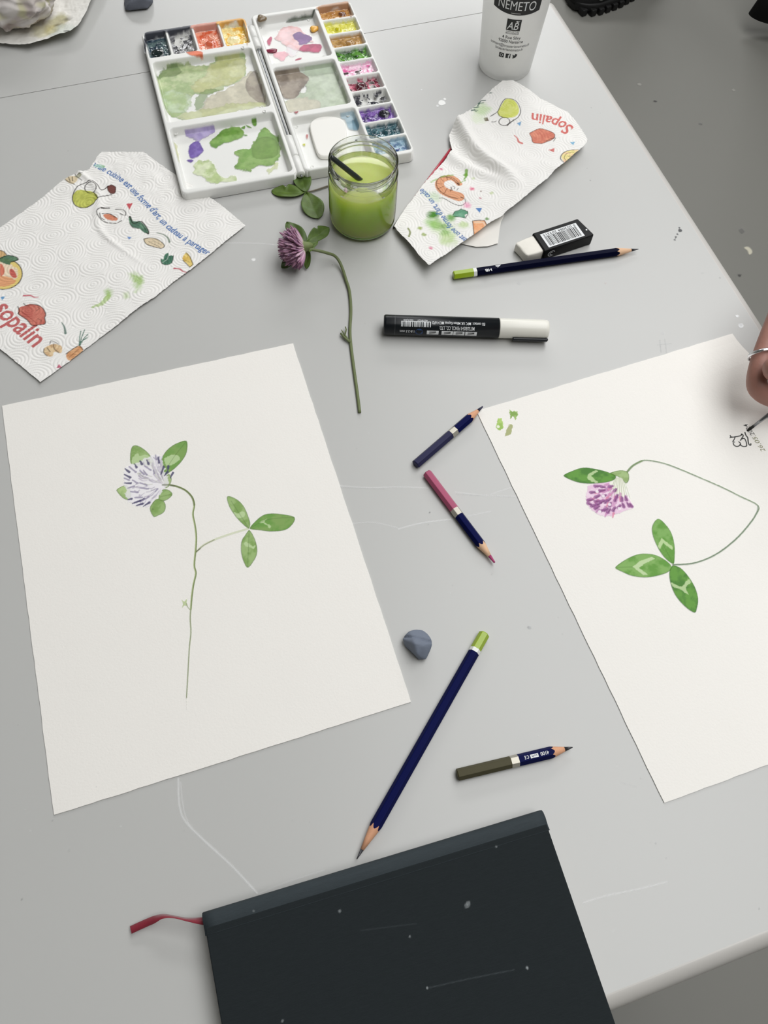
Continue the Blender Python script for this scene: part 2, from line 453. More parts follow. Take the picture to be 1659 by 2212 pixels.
        return mesh(name, V, F, m, parent, smooth, C)


# ================================================================== SETTING
fl = Cv(Frame((0, 0), 0), 0.2, 1.2, 1.3, 2.6, 0.004, -ZT)
fv = [(-3, -2.5, 0), (3.5, -2.5, 0), (3.5, 5, 0), (-3, 5, 0), (-3, -2.5, -0.05), (3.5, -2.5, -0.05), (3.5, 5, -0.05), (-3, 5, -0.05)]
floor = mesh('floor', fv, [(0, 1, 2, 3), (7, 6, 5, 4), (0, 4, 5, 1), (1, 5, 6, 2), (2, 6, 7, 3), (3, 7, 4, 0)], M['floor']); floor['kind'] = 'structure'
fs = Cv(Frame((0, 0), 0), 0.1, 0.6, 1.25, 2.3, 0.002, -ZT)
fs.poly(crop([(1312, 1645), (1340, 1640), (1365, 1665), (1362, 1685), (1345, 1690), (1335, 1665)], 1180, 0, 3.073), (210, 205, 185), 0.9, sm=3)
for x, y, r, c in ((1415, 219, 4, (70, 68, 66)), (1381, 183, 5, (165, 163, 155)), (1584, 195, 4, (160, 158, 150)), (1597, 595, 4, (60, 58, 56)), (1602, 499, 7, (112, 111, 107)), (1596, 2140, 4, (90, 88, 84)), (1442, 2190, 4, (80, 80, 76)), (1513, 268, 4, (110, 110, 106))):
    fs.dot((x, y), r * 0.0009, c, 0.75, wob=0.002)
o = fs.mesh('floor_speck', M['ink'], floor, 0.0006, under=.18); o['kind'] = 'stuff'

M['wall'] = mat('white_wall_paint', (196, 196, 192), .8, noise=.02, nscale=3, bump=.1, bscale=80)
for nm, x0, x1, y0, y1 in (('wall_back', -3, 3.5, 5, 5.1), ('wall_left', -3.1, -3, -2.5, 5), ('wall_right', 3.5, 3.6, -2.5, 5), ('wall_front', -3, 3.5, -2.6, -2.5)):
    bm = bmesh.new(); box(bm, x0, x1, y0, y1, 0, 2.8); o = bmobj(nm, bm, M['wall']); o['kind'] = 'structure'
bm = bmesh.new(); box(bm, -3, 3.5, -2.5, 5, 2.8, 2.9); o = bmobj('ceiling', bm, M['wall']); o['kind'] = 'structure'

# tables -------------------------------------------------------------
TA = math.radians(22.5); UX = Vector((math.cos(TA), math.sin(TA), 0)); UY = Vector((-math.sin(TA), math.cos(TA), 0))


def table(label, u0, u1, v0, v1, round_near):
    r = 0.010; th = 0.024
    t = thing('table', label, 'table', (0, 0, 0), TA, 'pale grey tables pushed together')
    # top plate with a tiny easing along the seam, rounded band on the free sides
    bm = bmesh.new(); box(bm, u0, u1, v0, v1, ZT - th, ZT); bmobj('tabletop', bm, M['table'], t)
    prof = [(0, 0)] + [(r * math.sin(a), -r + r * math.cos(a)) for a in np.linspace(0.1, math.pi / 2, 9)] + [(r, -th), (0, -th)]
    path = []                                                     # band path: along right side, corner arcs, near side
    if round_near:
        path = [(u1, v1 - 0.0035, 1, 0), (u1, v0, 1, 0)] + [(u1, v0, math.cos(a), math.sin(a)) for a in np.linspace(-0.2, -math.pi / 2, 8)] + [(u0, v0, 0, -1)]
        far = [(u1 - 0.004, v1 - 0.006, math.cos(a), math.sin(a)) for a in np.linspace(math.pi / 2, 0.1, 7)]
        path = [(q[0] + 0.004, q[1] + 0.0025, q[2], q[3] * 0.35) for q in far] + path[1:]
    else:
        path = [(u1, v1, 1, 0), (u1, v0 + 0.0035, 1, 0)] + [(u1, v0 + 0.0035, math.cos(a), 0.35 * math.sin(a)) for a in np.linspace(-0.2, -math.pi / 2, 8)]
    V = []; F = []; k = len(prof)
    for (x, y, nx, ny) in path:
        for (d, z) in prof: V.append((x + nx * d, y + ny * d, ZT + z))
    for i in range(len(path) - 1):
        for j in range(k):
            F.append((i * k + j, i * k + (j + 1) % k, (i + 1) * k + (j + 1) % k, (i + 1) * k + j))
    F.append(tuple(range(k))); F.append(tuple((len(path) - 1) * k + j for j in range(k))[::-1])
    bm = bmesh.new(); vs = [bm.verts.new(v) for v in V]
    for f in F: bm.faces.new([vs[i] for i in f])
    bmobj('edge_band', bm, M['table_edge'], t, True)
    for (x, y) in ((u0 + .08, v0 + .08), (u1 - .09, v0 + .08), (u0 + .08, v1 - .08), (u1 - .09, v1 - .08)):
        bm = bmesh.new(); box(bm, x - .018, x + .018, y - .018, y + .018, 0.0, ZT - th, 0.004); bmobj('leg', bm, M['steel'], t)
    return t


near = table('pale grey laminate table with rounded rim that carries the paintings, pencils and book', -1.3, 0.472, -0.086, 0.7960, True)
far_t = table('second pale grey table beyond the dark seam, at the far end', -1.3, 0.470, 0.7967, 1.60, False)
# wear on the near table: scratches, paint spots, pencil smudges
fr0 = Frame((0, 0), TA)
mk = Cv(fr0, -0.45, -0.08, 0.47, 0.79, 0.0006)
WH = (214, 215, 213)
for pts, w, a in (([(385, 1682), (392, 1760), (440, 1815), (500, 1870), (556, 1930)], .0009, .75), ([(390, 1690), (405, 1775), (470, 1840)], .0006, .4),
                  ([(735, 1050), (800, 1054), (860, 1052), (960, 1056)], .0006, .5), ([(860, 1143), (910, 1130), (975, 1122)], .0008, .6), ([(983, 1063), (1040, 1070), (1112, 1073)], .0006, .5),
                  ([(1260, 1950), (1310, 1935), (1390, 1918), (1440, 1905)], .0007, .5), ([(1010, 1115), (1060, 1105)], .0006, .4), ([(735, 1135), (800, 1128), (858, 1140)], .0006, .35),
                  ([(480, 525), (560, 526), (600, 530)], .0006, .5), ([(1060, 1068), (1100, 1055), (1130, 1052)], .0006, .35), ([(560, 1930), (620, 1905), (700, 1880)], .0006, .25)):
    mk.line(pts, w, WH, a, sm=4)
for pts, w, a in (([(985, 1068), (1112, 1073)], .0004, .3), ([(728, 1053), (830, 1056)], .0004, .25), ([(1425, 735), (1428, 762)], .0008, .3), ([(1436, 733), (1440, 765)], .0008, .25), ([(1420, 745), (1450, 742)], .0006, .25), ([(1340, 1690), (1375, 1700)], .0005, .12)):
    mk.line(pts, w, (120, 122, 124), a, jit=.0004)
for x, y, r, c, a in ((955, 222, .0042, (248, 248, 245), .95), (945, 229, .0016, (246, 246, 244), .7), (961, 214, .0018, (248, 248, 245), .9), (910, 194, .0010, (240, 240, 240), .7), (1592, 683, .0016, (236, 238, 238), .9), (1600, 704, .0026, (236, 238, 238), .8),
                      (548, 561, .0020, (240, 240, 238), .8), (1144, 1356, .0022, (150, 152, 152), .7), (1141, 1355, .0012, (120, 122, 124), .7), (928, 1107, .0008, (40, 40, 40), .9), (1465, 500, .0026, (30, 32, 34), .0),
                      (1121, 612, .0030, (160, 160, 160), .4), (1308, 612, .0016, (170, 140, 140), .4), (1277, 233, .0008, (90, 90, 90), .7), (1275, 390, .0009, (80, 80, 80), .7), (1268, 364, .0007, (90, 90, 90), .6), (47, 1943, .0009, (80, 80, 80), .6),
                      (1640, 1963, .0008, (90, 90, 90), .5), (1517, 590, .0026, (150, 152, 152), .3), (1555, 600, .0014, (90, 90, 90), .4), (1200, 1245, .0012, (150, 150, 150), .3), (150, 1837, .0012, (130, 130, 128), .3),
                      (1062, 1240, .0010, (130, 130, 128), .4), (925, 1133, .0009, (120, 120, 118), .4), (718, 572, .0006, (90, 90, 90), .7), (745, 480, .0005, (90, 90, 90), .7), (1432, 720, .0024, (170, 170, 172), .3)):
    if a: mk.dot((x, y), r * (.6 if c[0] < 180 else .9), c, a * (.75 if c[0] < 180 else 1), wob=r * 0.3, ws=r * 1.3)
mk.dot((1600, 702), .0014, (196, 198, 198), .7)
for x, y, r in ((1469, 498, .0019), (1467, 492, .0008), (1463, 506, .0008), (1460, 512, .0007), (1457, 518, .0010), (1459, 515, .0006)): mk.dot((x, y), r, (38, 40, 42), .92, wob=.0007, ws=.0014)
rs = random.Random(3)
for i in range(90):
    mk.dot((rs.uniform(20, 1500), rs.uniform(150, 2050)), rs.uniform(.0002, .0005), (110, 111, 110) if rs.random() < .5 else (225, 225, 223), rs.uniform(.15, .4))
o = mk.mesh('surface_wear', M['mark'], near, ZT + 0.00012); o['kind'] = 'stuff'


# ================================================================== SHEETS OF PAPER
def sheet(name, label, quad, zf=None, n=40, deckle=()):
    O = quad[0]; t = thing(name, label, 'paper', (O[0], O[1], ZT), 0, 'watercolour paper sheets')
    q = [np.asarray(c) - O for c in quad]; V = []; th = 0.0006
    g = np.linspace(0, 1, n + 1)
    def pt(a, b):
        p = (1 - a) * (1 - b) * q[0] + a * (1 - b) * q[1] + a * b * q[2] + (1 - a) * b * q[3]
        return p, (zf(a, b) if zf else 0.0)
    for b in g:
        for a in g:
            p, z = pt(a, b); V.append((p[0], p[1], 0.0002 + z + th))
    nt_ = len(V)
    V += [(x, y, z - th) for x, y, z in V]
    F = []
    for j in range(n):
        for i in range(n):
            k = j * (n + 1) + i; F.append((k, k + n + 1, k + n + 2, k + 1)); F.append((nt_ + k, nt_ + k + 1, nt_ + k + n + 2, nt_ + k + n + 1))
    ring = [i for i in range(n + 1)] + [j * (n + 1) + n for j in range(1, n + 1)] + [n * (n + 1) + i for i in range(n - 1, -1, -1)] + [j * (n + 1) for j in range(n - 1, 0, -1)]
    for a, b in zip(ring, ring[1:] + ring[:1]): F.append((a, b, b + nt_, a + nt_))
    rr = random.Random(5)
    for i in ring:                                                  # slightly rough cut edge
        x, y, z = V[i]; dx, dy = rr.uniform(-.0002, .0002), rr.uniform(-.0002, .0002)
        V[i] = (x + dx, y + dy, z); V[i + nt_] = (x + dx, y + dy, V[i + nt_][2])
    bm = bmesh.new(); vs = [bm.verts.new(v) for v in V]
    for f in F: bm.faces.new([vs[i] for i in f])
    bmobj('paper', bm, M['paper'], t)
    return t


A_, B_, C_, D_ = T(5, 878), T(633, 743), T(888, 1517), T(117, 1761)
left = sheet('paper_sheet', 'white watercolour sheet on the left with a drooping pale lilac clover and side leaf', [A_, B_, C_, D_])
ZP = 0.0009
K = lambda p: crop(p, 220, 920, 3.4565)
frL = Frame(A_, 0)
G1, G2, GD = (124, 160, 78), (152, 182, 112), (88, 122, 62)


def leafp(c, K, pts, col, col2, edge=(84, 108, 62), pale=None, vein=None, sm=5, ew=.00045):
    c.poly(K(pts), col, .95, sm=sm, col2=col2, ns=.006, edge=.12)
    if pale: c.poly(K(pale), (190, 212, 160), .85, sm=3, wob=.0009, ws=.0016)
    c.line(K(pts + pts[:1]), ew, edge, .65, sm=sm, jit=.0002)
    if vein: c.line(K(vein), ew * .8, edge, .6, sm=3)


c = Cv(frL, *(T(240, 1150) - A_ + [-.005, -.16]), *(T(655, 930) - A_ + [.03, .03]), .00035, ZP)
# stems
c.line(K([(705, 940), (760, 890), (840, 850), (950, 810), (1090, 768)]), .0019, (205, 210, 180), .8, sm=4)
c.line(K([(705, 940), (760, 892), (840, 850)]), .0007, (120, 122, 90), .7, sm=4)
c.line(K([(705, 940), (735, 915)]), .0008, (90, 88, 70), .8)
st = [(515, 442), (570, 455), (630, 485), (675, 535), (690, 590), (680, 660), (695, 740), (705, 830), (700, 930), (690, 1040), (702, 1100), (685, 1180), (672, 1270), (664, 1370)]
c.line(K(st), .0014, (158, 174, 112), .9, sm=4); c.line(K([(x + 3, y) for x, y in st]), .0006, (92, 108, 62), .8, sm=4)
c.line(K(st[:5]), .0015, (104, 116, 72), .7, sm=4)
s2 = [(664, 1370), (660, 1440), (665, 1540), (655, 1640), (648, 1750), (640, 1900), (632, 2030)]
c.line(K(s2), .0012, (176, 190, 146), .8, w2=.0008, sm=4); c.line(K(s2), .0006, (120, 126, 96), .8, sm=4)
c.line(K([(632, 2030), (631, 2120)]), .0004, (190, 190, 180), .7)
c.poly(K([(595, 1295), (615, 1312), (637, 1288), (633, 1325), (642, 1348), (618, 1340), (598, 1360), (606, 1328)]), (188, 204, 150), .9, edge=.1)
c.line(K([(632, 1325), (640, 1350), (655, 1370)]), .0006, (130, 140, 96), .8)
# three leaflets
leafp(c, K, [(1095, 765), (1040, 720), (985, 655), (948, 590), (938, 527), (1000, 545), (1055, 595), (1090, 670), (1107, 730)], G1, G2, pale=[(985, 640), (1015, 655), (1045, 640), (1068, 655), (1060, 680), (1020, 690), (998, 672)], vein=[(1098, 765), (1030, 660), (965, 560)])
leafp(c, K, [(1105, 766), (1150, 710), (1210, 665), (1280, 655), (1370, 664), (1437, 683), (1425, 730), (1370, 775), (1270, 787), (1180, 778)], (100, 152, 54), G1, pale=[(1180, 720), (1230, 695), (1215, 720), (1260, 745), (1255, 765), (1225, 735)], vein=[(1108, 766), (1200, 712), (1300, 690), (1437, 684)])
leafp(c, K, [(1100, 778), (1130, 820), (1155, 890), (1157, 955), (1130, 1012), (1088, 1057), (1055, 1000), (1040, 930), (1045, 860), (1072, 815)], G1, G2, pale=[(1060, 880), (1080, 865), (1120, 900), (1145, 890), (1135, 925), (1105, 905), (1075, 900)], vein=[(1100, 778), (1095, 900), (1088, 1055)])
# leaves behind the flower
leafp(c, K, [(222, 285), (213, 220), (228, 155), (270, 150), (330, 188), (372, 240), (390, 295), (320, 290)], G1, G2, pale=[(225, 245), (260, 205), (290, 225), (345, 215), (380, 262), (380, 300), (300, 300), (230, 290)])
leafp(c, K, [(632, 112), (633, 195), (590, 270), (520, 335), (455, 365), (440, 270), (480, 190), (550, 135)], (110, 156, 66), G1, pale=[(470, 240), (540, 215), (585, 235), (560, 270), (500, 300), (480, 290)], vein=[(628, 118), (540, 230), (470, 340)])
leafp(c, K, [(110, 480), (150, 452), (190, 448), (215, 495), (208, 550), (155, 535)], G2, (176, 200, 134))
leafp(c, K, [(400, 552), (445, 548), (475, 590), (465, 640), (420, 668), (385, 675), (360, 612)], G1, G2)
leafp(c, K, [(425, 545), (440, 485), (490, 476), (526, 510), (490, 548), (450, 560)], G2, G1, vein=[(435, 530), (520, 510)])
leafp(c, K, [(470, 460), (465, 400), (500, 360), (520, 400), (500, 450)], (168, 190, 128), (150, 172, 110))
# flower
fp = [(500, 430), (470, 330), (440, 240), (400, 215), (330, 240), (250, 280), (175, 320), (165, 400), (172, 470), (200, 560), (280, 600), (350, 590), (420, 520), (470, 470)]
c.poly(K(fp), (236, 233, 236), .8, sm=4, wob=.0022, ws=.002)
rs = random.Random(11)
for i in range(70):
    a = math.radians(rs.uniform(95, 232)); r0 = rs.uniform(20, 200); r1 = r0 + rs.uniform(35, 90)
    bx, by = 470, 440; q = 1.0 if r1 < 235 else .8
    c.line(K([(bx + math.cos(a) * r0, by - math.sin(a) * r0), (bx + math.cos(a + .06) * (r0 + r1) / 2, by - math.sin(a + .06) * (r0 + r1) / 2), (bx + math.cos(a) * r1 * q, by - math.sin(a) * r1 * q)]), .0005, rs.choice([(178, 168, 186), (196, 190, 200), (160, 152, 170), (206, 200, 214), (190, 192, 176)]), .65, w2=.0011, sm=3)
for a in ((335, 255, 350, 285), (285, 260, 300, 285), (245, 285, 260, 310), (175, 320, 205, 345), (168, 362, 212, 385), (170, 427, 215, 428), (420, 232, 428, 275), (195, 550, 222, 545), (230, 578, 285, 560), (260, 595, 305, 580), (310, 600, 355, 572), (275, 565, 315, 545), (468, 372, 492, 342), (512, 388, 530, 350), (492, 335, 498, 300), (442, 362, 462, 305)):
    c.line(K([a[:2], a[2:]]), .0010, (74, 70, 106), .9, w2=.0019, jit=.0006)
for a in ((205, 305, 255, 345), (285, 335, 315, 362), (320, 300, 365, 330), (285, 425, 335, 442), (230, 405, 262, 425), (215, 490, 268, 497), (285, 463, 345, 470), (245, 535, 300, 535), (400, 490, 415, 470), (168, 390, 205, 405), (400, 215, 408, 250), (310, 330, 335, 366), (385, 330, 392, 355), (195, 465, 240, 450), (300, 560, 350, 530)):
    c.line(K([a[:2], a[2:]]), .0010, (146, 138, 164), .8, w2=.0015, jit=.0005)
c.line(K([(455, 440), (500, 440), (540, 447)]), .0016, (110, 116, 90), .7)
c.mesh('painted_clover', M['ink'], left, ZP, smooth=True)
sp = Cv(frL, -.002, -.32, .36, .1, .0005, ZP); rs = random.Random(21)
for x, y in ((275, 1591), (135, 1398), (209, 1699), (580, 1003), (316, 1232), (275, 1539), (330, 1100), (1000, 1)): sp.dot((x, y), .0004, (170, 168, 160), .5)
sp.mesh('paint_fleck', M['ink'], left, ZP)['kind'] = 'stuff'

E_, F_, G_ = T(1029, 889), T(1581, 722), T(1434, 1735)
H_ = G_ + np.array([.2212, .0930])


def curl(a, b):
    return 0.0055 * sstep(.70, 1.0, a) * sstep(0.0, .12, b) * (1 - sstep(.2, .75, b))


_Mr = np.linalg.inv(np.stack([F_ - E_, G_ - E_], 1))


def zright(X, Y):
    ab = np.stack([X, Y], -1) @ _Mr.T
    return ZP + .0001 + curl(ab[..., 0], ab[..., 1])


right = sheet('paper_sheet', 'white watercolour sheet on the right with a purple clover on a long bent stem', [E_, F_, H_, G_], curl)
K = lambda p: crop(p, 1020, 700, 2.596)
frR = Frame(E_, 0)
c = Cv(frR, *(T(1205, 1330) - E_ + [-.13, -.03]), *(T(1659, 860) - E_ + [.0, .05]), .00035, ZP)
st = [(870, 828), (900, 795), (950, 768), (990, 765), (1070, 780), (1150, 808), (1250, 850), (1400, 915), (1500, 965), (1602, 1018), (1590, 1070), (1540, 1140), (1480, 1205), (1400, 1270), (1320, 1315), (1230, 1343), (1125, 1350)]
c.line(K(st), .0015, (172, 184, 158), .85, sm=4, jit=.0003); c.line(K(st), .0006, (108, 124, 100), .9, sm=4, jit=.0003)
c.line(K(st[9:]), .0008, (110, 126, 110), .6, sm=4); c.line(K(st[:3]), .0018, (120, 142, 96), .7, sm=3)
DG, MG = (62, 122, 26), (92, 150, 46)
c.poly(K([(775, 835), (830, 820), (872, 832), (878, 872), (862, 892), (842, 872), (820, 856), (790, 850)]), (160, 186, 124), .95, col2=(140, 168, 100), sm=4, edge=.15)
c.line(K([(775, 835), (830, 822), (872, 832), (878, 872), (862, 892), (842, 870), (820, 856)]), .0005, (96, 122, 70), .8, sm=3)
fp = [(650, 905), (720, 890), (780, 880), (812, 858), (845, 875), (858, 940), (905, 1025), (850, 1050), (790, 1072), (740, 1080), (685, 1055), (650, 1020), (638, 975), (642, 930)]
c.poly(K(fp), (226, 188, 214), .85, sm=4, wob=.0012, ws=.002, col2=(236, 208, 226), ns=.004)
c.poly(K([(770, 885), (812, 858), (848, 875), (862, 950), (830, 975), (800, 940)]), (240, 240, 226), .9, sm=4, wob=.001, ws=.002)
for a in range(9):
    x0 = 800 + a * 6; c.line(K([(x0, 862), (x0 - 10 + a * 3, 900), (x0 - 35 + a * 9, 960 + (a % 3) * 8)]), .0004, (150, 168, 120), .8, sm=3)
rs = random.Random(4)
for i in range(46):
    a = math.radians(rs.uniform(180, 292)); rr_ = rs.uniform(60, 195); x = 830 + math.cos(a) * rr_; y = 885 - math.sin(a) * rr_
    if polysd(np.array(fp, float), np.array([x, x + math.cos(a) * 22]), np.array([y, y + math.sin(a) * 22])).max() > -6: continue
    c.line(K([(x, y), (x - math.cos(a) * -22, y + math.sin(a) * -22)]), .0020, rs.choice([(196, 132, 178), (206, 150, 190), (214, 120, 150), (180, 120, 170)]), .75, w2=.0012, jit=.0005)
for x, y, dx, dy in ((690, 910, 26, -2), (725, 912, 18, 2), (665, 945, 28, -4), (715, 935, 28, -4), (690, 972, 24, -10), (650, 988, 26, -4), (690, 995, 26, -4), (670, 1022, 28, -10), (650, 1005, 20, 8), (690, 1035, 22, -14), (715, 1050, 26, -10), (700, 1012, 20, -8), (740, 1045, 20, -12), (760, 1055, 14, -18), (790, 1045, 12, -16), (770, 1020, 8, -18), (745, 1000, 12, -14), (800, 990, 8, -18), (820, 1030, 10, -14), (850, 1025, -6, -18), (838, 990, 2, -18), (865, 985, -6, -18), (880, 1020, -10, -16), (895, 1022, -10, -14), (770, 912, 18, -4), (800, 935, 8, -10), (810, 970, 6, -12), (735, 965, 14, -6), (760, 990, 16, -12), (720, 1000, 20, -10)):
    c.line(K([(x, y), (x + dx, y + dy)]), .0030, (150, 92, 146), .85, w2=.0018, jit=.0006); c.line(K([(x + 2, y + 2), (x + dx, y + dy + 3)]), .0007, (104, 50, 98), .7)
for x, y in ((735, 965), (715, 1052), (825, 1035), (770, 1012), (700, 940)): c.dot(K([(x, y)])[0], .0013, (244, 236, 240), .85)
leafp(c, K, [(513, 850), (560, 825), (625, 806), (700, 815), (765, 833), (805, 855), (780, 880), (700, 893), (620, 892), (560, 876)], DG, MG, edge=(50, 90, 26), pale=[(680, 822), (705, 828), (668, 852), (705, 885), (690, 892), (640, 860)], vein=None)
leafp(c, K, [(1128, 1345), (1080, 1310), (1040, 1250), (1012, 1180), (1012, 1130), (1042, 1093), (1080, 1120), (1115, 1170), (1133, 1235), (1135, 1300)], MG, (122, 170, 84), edge=(70, 110, 46), pale=None, vein=[(1125, 1340), (1060, 1220)])
c.poly(K([(1062, 1200), (1125, 1250), (1122, 1268), (1072, 1228), (1052, 1262), (1040, 1245)]), (190, 214, 158), .9, wob=.0005, ws=.001)
leafp(c, K, [(803, 1365), (860, 1322), (930, 1292), (1000, 1290), (1060, 1310), (1112, 1350), (1108, 1382), (1060, 1405), (980, 1420), (900, 1412), (840, 1388)], MG, (126, 172, 86), edge=(70, 110, 46), vein=[(810, 1365), (905, 1362)])
c.poly(K([(900, 1362), (940, 1330), (1010, 1305), (1025, 1315), (965, 1345), (935, 1368), (985, 1405), (960, 1408)]), (196, 216, 168), .9, wob=.0006, ws=.001)
leafp(c, K, [(1125, 1355), (1170, 1370), (1215, 1420), (1250, 1480), (1266, 1540), (1260, 1590), (1245, 1617), (1190, 1580), (1140, 1520), (1112, 1450), (1107, 1390)], DG, MG, edge=(50, 90, 26), pale=[(1118, 1450), (1175, 1472), (1210, 1430), (1228, 1448), (1200, 1480), (1215, 1520), (1170, 1490), (1125, 1475)])
c.mesh('painted_clover', M['ink'], right, zright)
c = Cv(frR, *(T(1060, 950) - E_), *(T(1130, 870) - E_), .0003, ZP)
c.poly(K([(130, 580), (145, 530), (165, 528), (175, 560), (172, 585), (155, 597)]), (172, 206, 98), .9, wob=.001, ws=.0016, col2=(146, 186, 66)); c.dot(K([(146, 575)])[0], .0013, (240, 242, 226), .9)
c.mesh('paint_swatch', M['ink'], right, ZP)['label'] = 'lime green paint swatch'
c = Cv(frR, *(T(1070, 950) - E_), *(T(1130, 870) - E_), .0003, ZP)
c.poly(K([(210, 482), (228, 492), (250, 484), (255, 510), (242, 540), (230, 520), (215, 528)]), (120, 160, 48), .9, wob=.0016, ws=.0014, col2=(150, 186, 90)); c.mesh('paint_swatch', M['ink'], right, ZP)
c = Cv(frR, *(T(1070, 950) - E_), *(T(1130, 880) - E_), .0003, ZP)
c.poly(K([(185, 628), (192, 590), (210, 558), (228, 570), (222, 610), (205, 625)]), (166, 172, 112), .9, wob=.001, ws=.0016, edge=.1); c.mesh('paint_swatch', M['ink'], right, ZP)['label'] = 'olive paint swatch'
# signature and date
K = lambda p: crop(p, 1460, 680, 6.146)
SG = .004
c = Cv(frR, *(T(1570, 1000) - E_), *(T(1659, 890) - E_ + [.01, 0]), .00022, SG)
INK = (22, 24, 16)
OL = (96, 98, 30)
c.text('26.05.', K([(1200, 1800), (1130, 1700), (1062, 1592)]), .0050, OL, .95, bold=-.004, shear=.2)
c.text('2024', K([(1058, 1586), (1000, 1510), (948, 1438)]), .0050, INK, .95, bold=.004, shear=.2)
for p, w in (([(738, 1582), (750, 1605), (800, 1602), (870, 1590), (885, 1570)], .0009), ([(735, 1612), (760, 1600)], .0008), ([(885, 1572), (905, 1590), (890, 1620), (872, 1650)], .0009), ([(795, 1670), (772, 1665), (790, 1635), (800, 1605)], .0008),
             ([(778, 1682), (792, 1712), (830, 1728), (868, 1712), (872, 1690), (850, 1668)], .0009), ([(866, 1705), (905, 1730), (948, 1728), (950, 1695), (935, 1650), (918, 1628), (892, 1632)], .0009),
             ([(925, 1552), (940, 1590), (962, 1620), (972, 1680), (985, 1712), (1003, 1718), (1005, 1700)], .0010), ([(882, 1575), (886, 1572)], .0012)):
    c.line(K(p), w, INK, .95, sm=5)
zc = zright
c.mesh('signature', M['ink'], right, zc)


# ================================================================== PAPER TOWELS
def emboss(X, Y, amp=0.0005, cell=0.026, seed=1.0, rot=0.4):
    cs, sn = math.cos(rot), math.sin(rot); x = (X * cs + Y * sn) / cell; y = (-X * sn + Y * cs) / (cell * 0.88)
    best = np.full(X.shape, 9e9); bx = np.zeros(X.shape); by = np.zeros(X.shape); bi = np.zeros(X.shape); iy0 = np.floor(y)
    for dj in (-1, 0, 1):
        j = iy0 + dj; off = 0.5 * (j % 2); ix0 = np.floor(x - off)
        for di in (-1, 0, 1, 2):
            i = ix0 + di; px = i + off + 0.3 * (_h(i, j, seed) - 0.5) + 0.5; py = j + 0.3 * (_h(i, j, seed + 5) - 0.5) + 0.5
            dx = x - px; dy = y - py; th0 = _h(i, j, seed + 9) * 6.28; ang = np.arctan2(dy, dx) - th0
            d = np.hypot(dx, dy) * (1 + 0.22 * np.abs(np.sin(ang / 2)) + 0.12 * np.cos(2 * ang)); mk_ = d < best
            best = np.where(mk_, d, best); bx = np.where(mk_, ang, bx); bi = np.where(mk_, th0, bi)
    r = best * cell * 1000.0                                   # mm
    k = r / 3.3; ring = np.round(k + bx / 6.28 * 0.0); dr = (k - ring)
    line = np.exp(-(dr / 0.15) ** 2); nd = np.maximum(np.round(2 * math.pi * ring * 3.3 / 1.6), 3)
    dots = 0.55 + 0.45 * np.cos(bx * nd)
    pil = 0.5 - 0.5 * np.cos(2 * math.pi * k)
    return amp * (pil * 0.5 - line * (dots * 1.5 - .3) * 1.1)


def towel(label, outline, res, zf, art, h, group='kitchen paper sheets'):
    O = outline.mean(0); t = thing('paper_towel', label, 'paper towel', (O[0], O[1], ZT), 0, group)
    fr = Frame(O, 0); q = outline - O; mn = q.min(0) - .001; mx = q.max(0) + .001
    c = Cv(fr, mn[0], mn[1], mx[0], mx[1], res, h, base=(238, 236, 232)); art(c)
    o = c.mesh('towel_sheet', M['towel'], t, zf, outline=q)
    return t, fr


# left towel
K = lambda p: crop(p, 0, 300, 2.9625)
BL, DK = (52, 104, 168), (44, 38, 34)
RED, TAN, YG = (186, 80, 74), (214, 186, 140), (196, 200, 92)


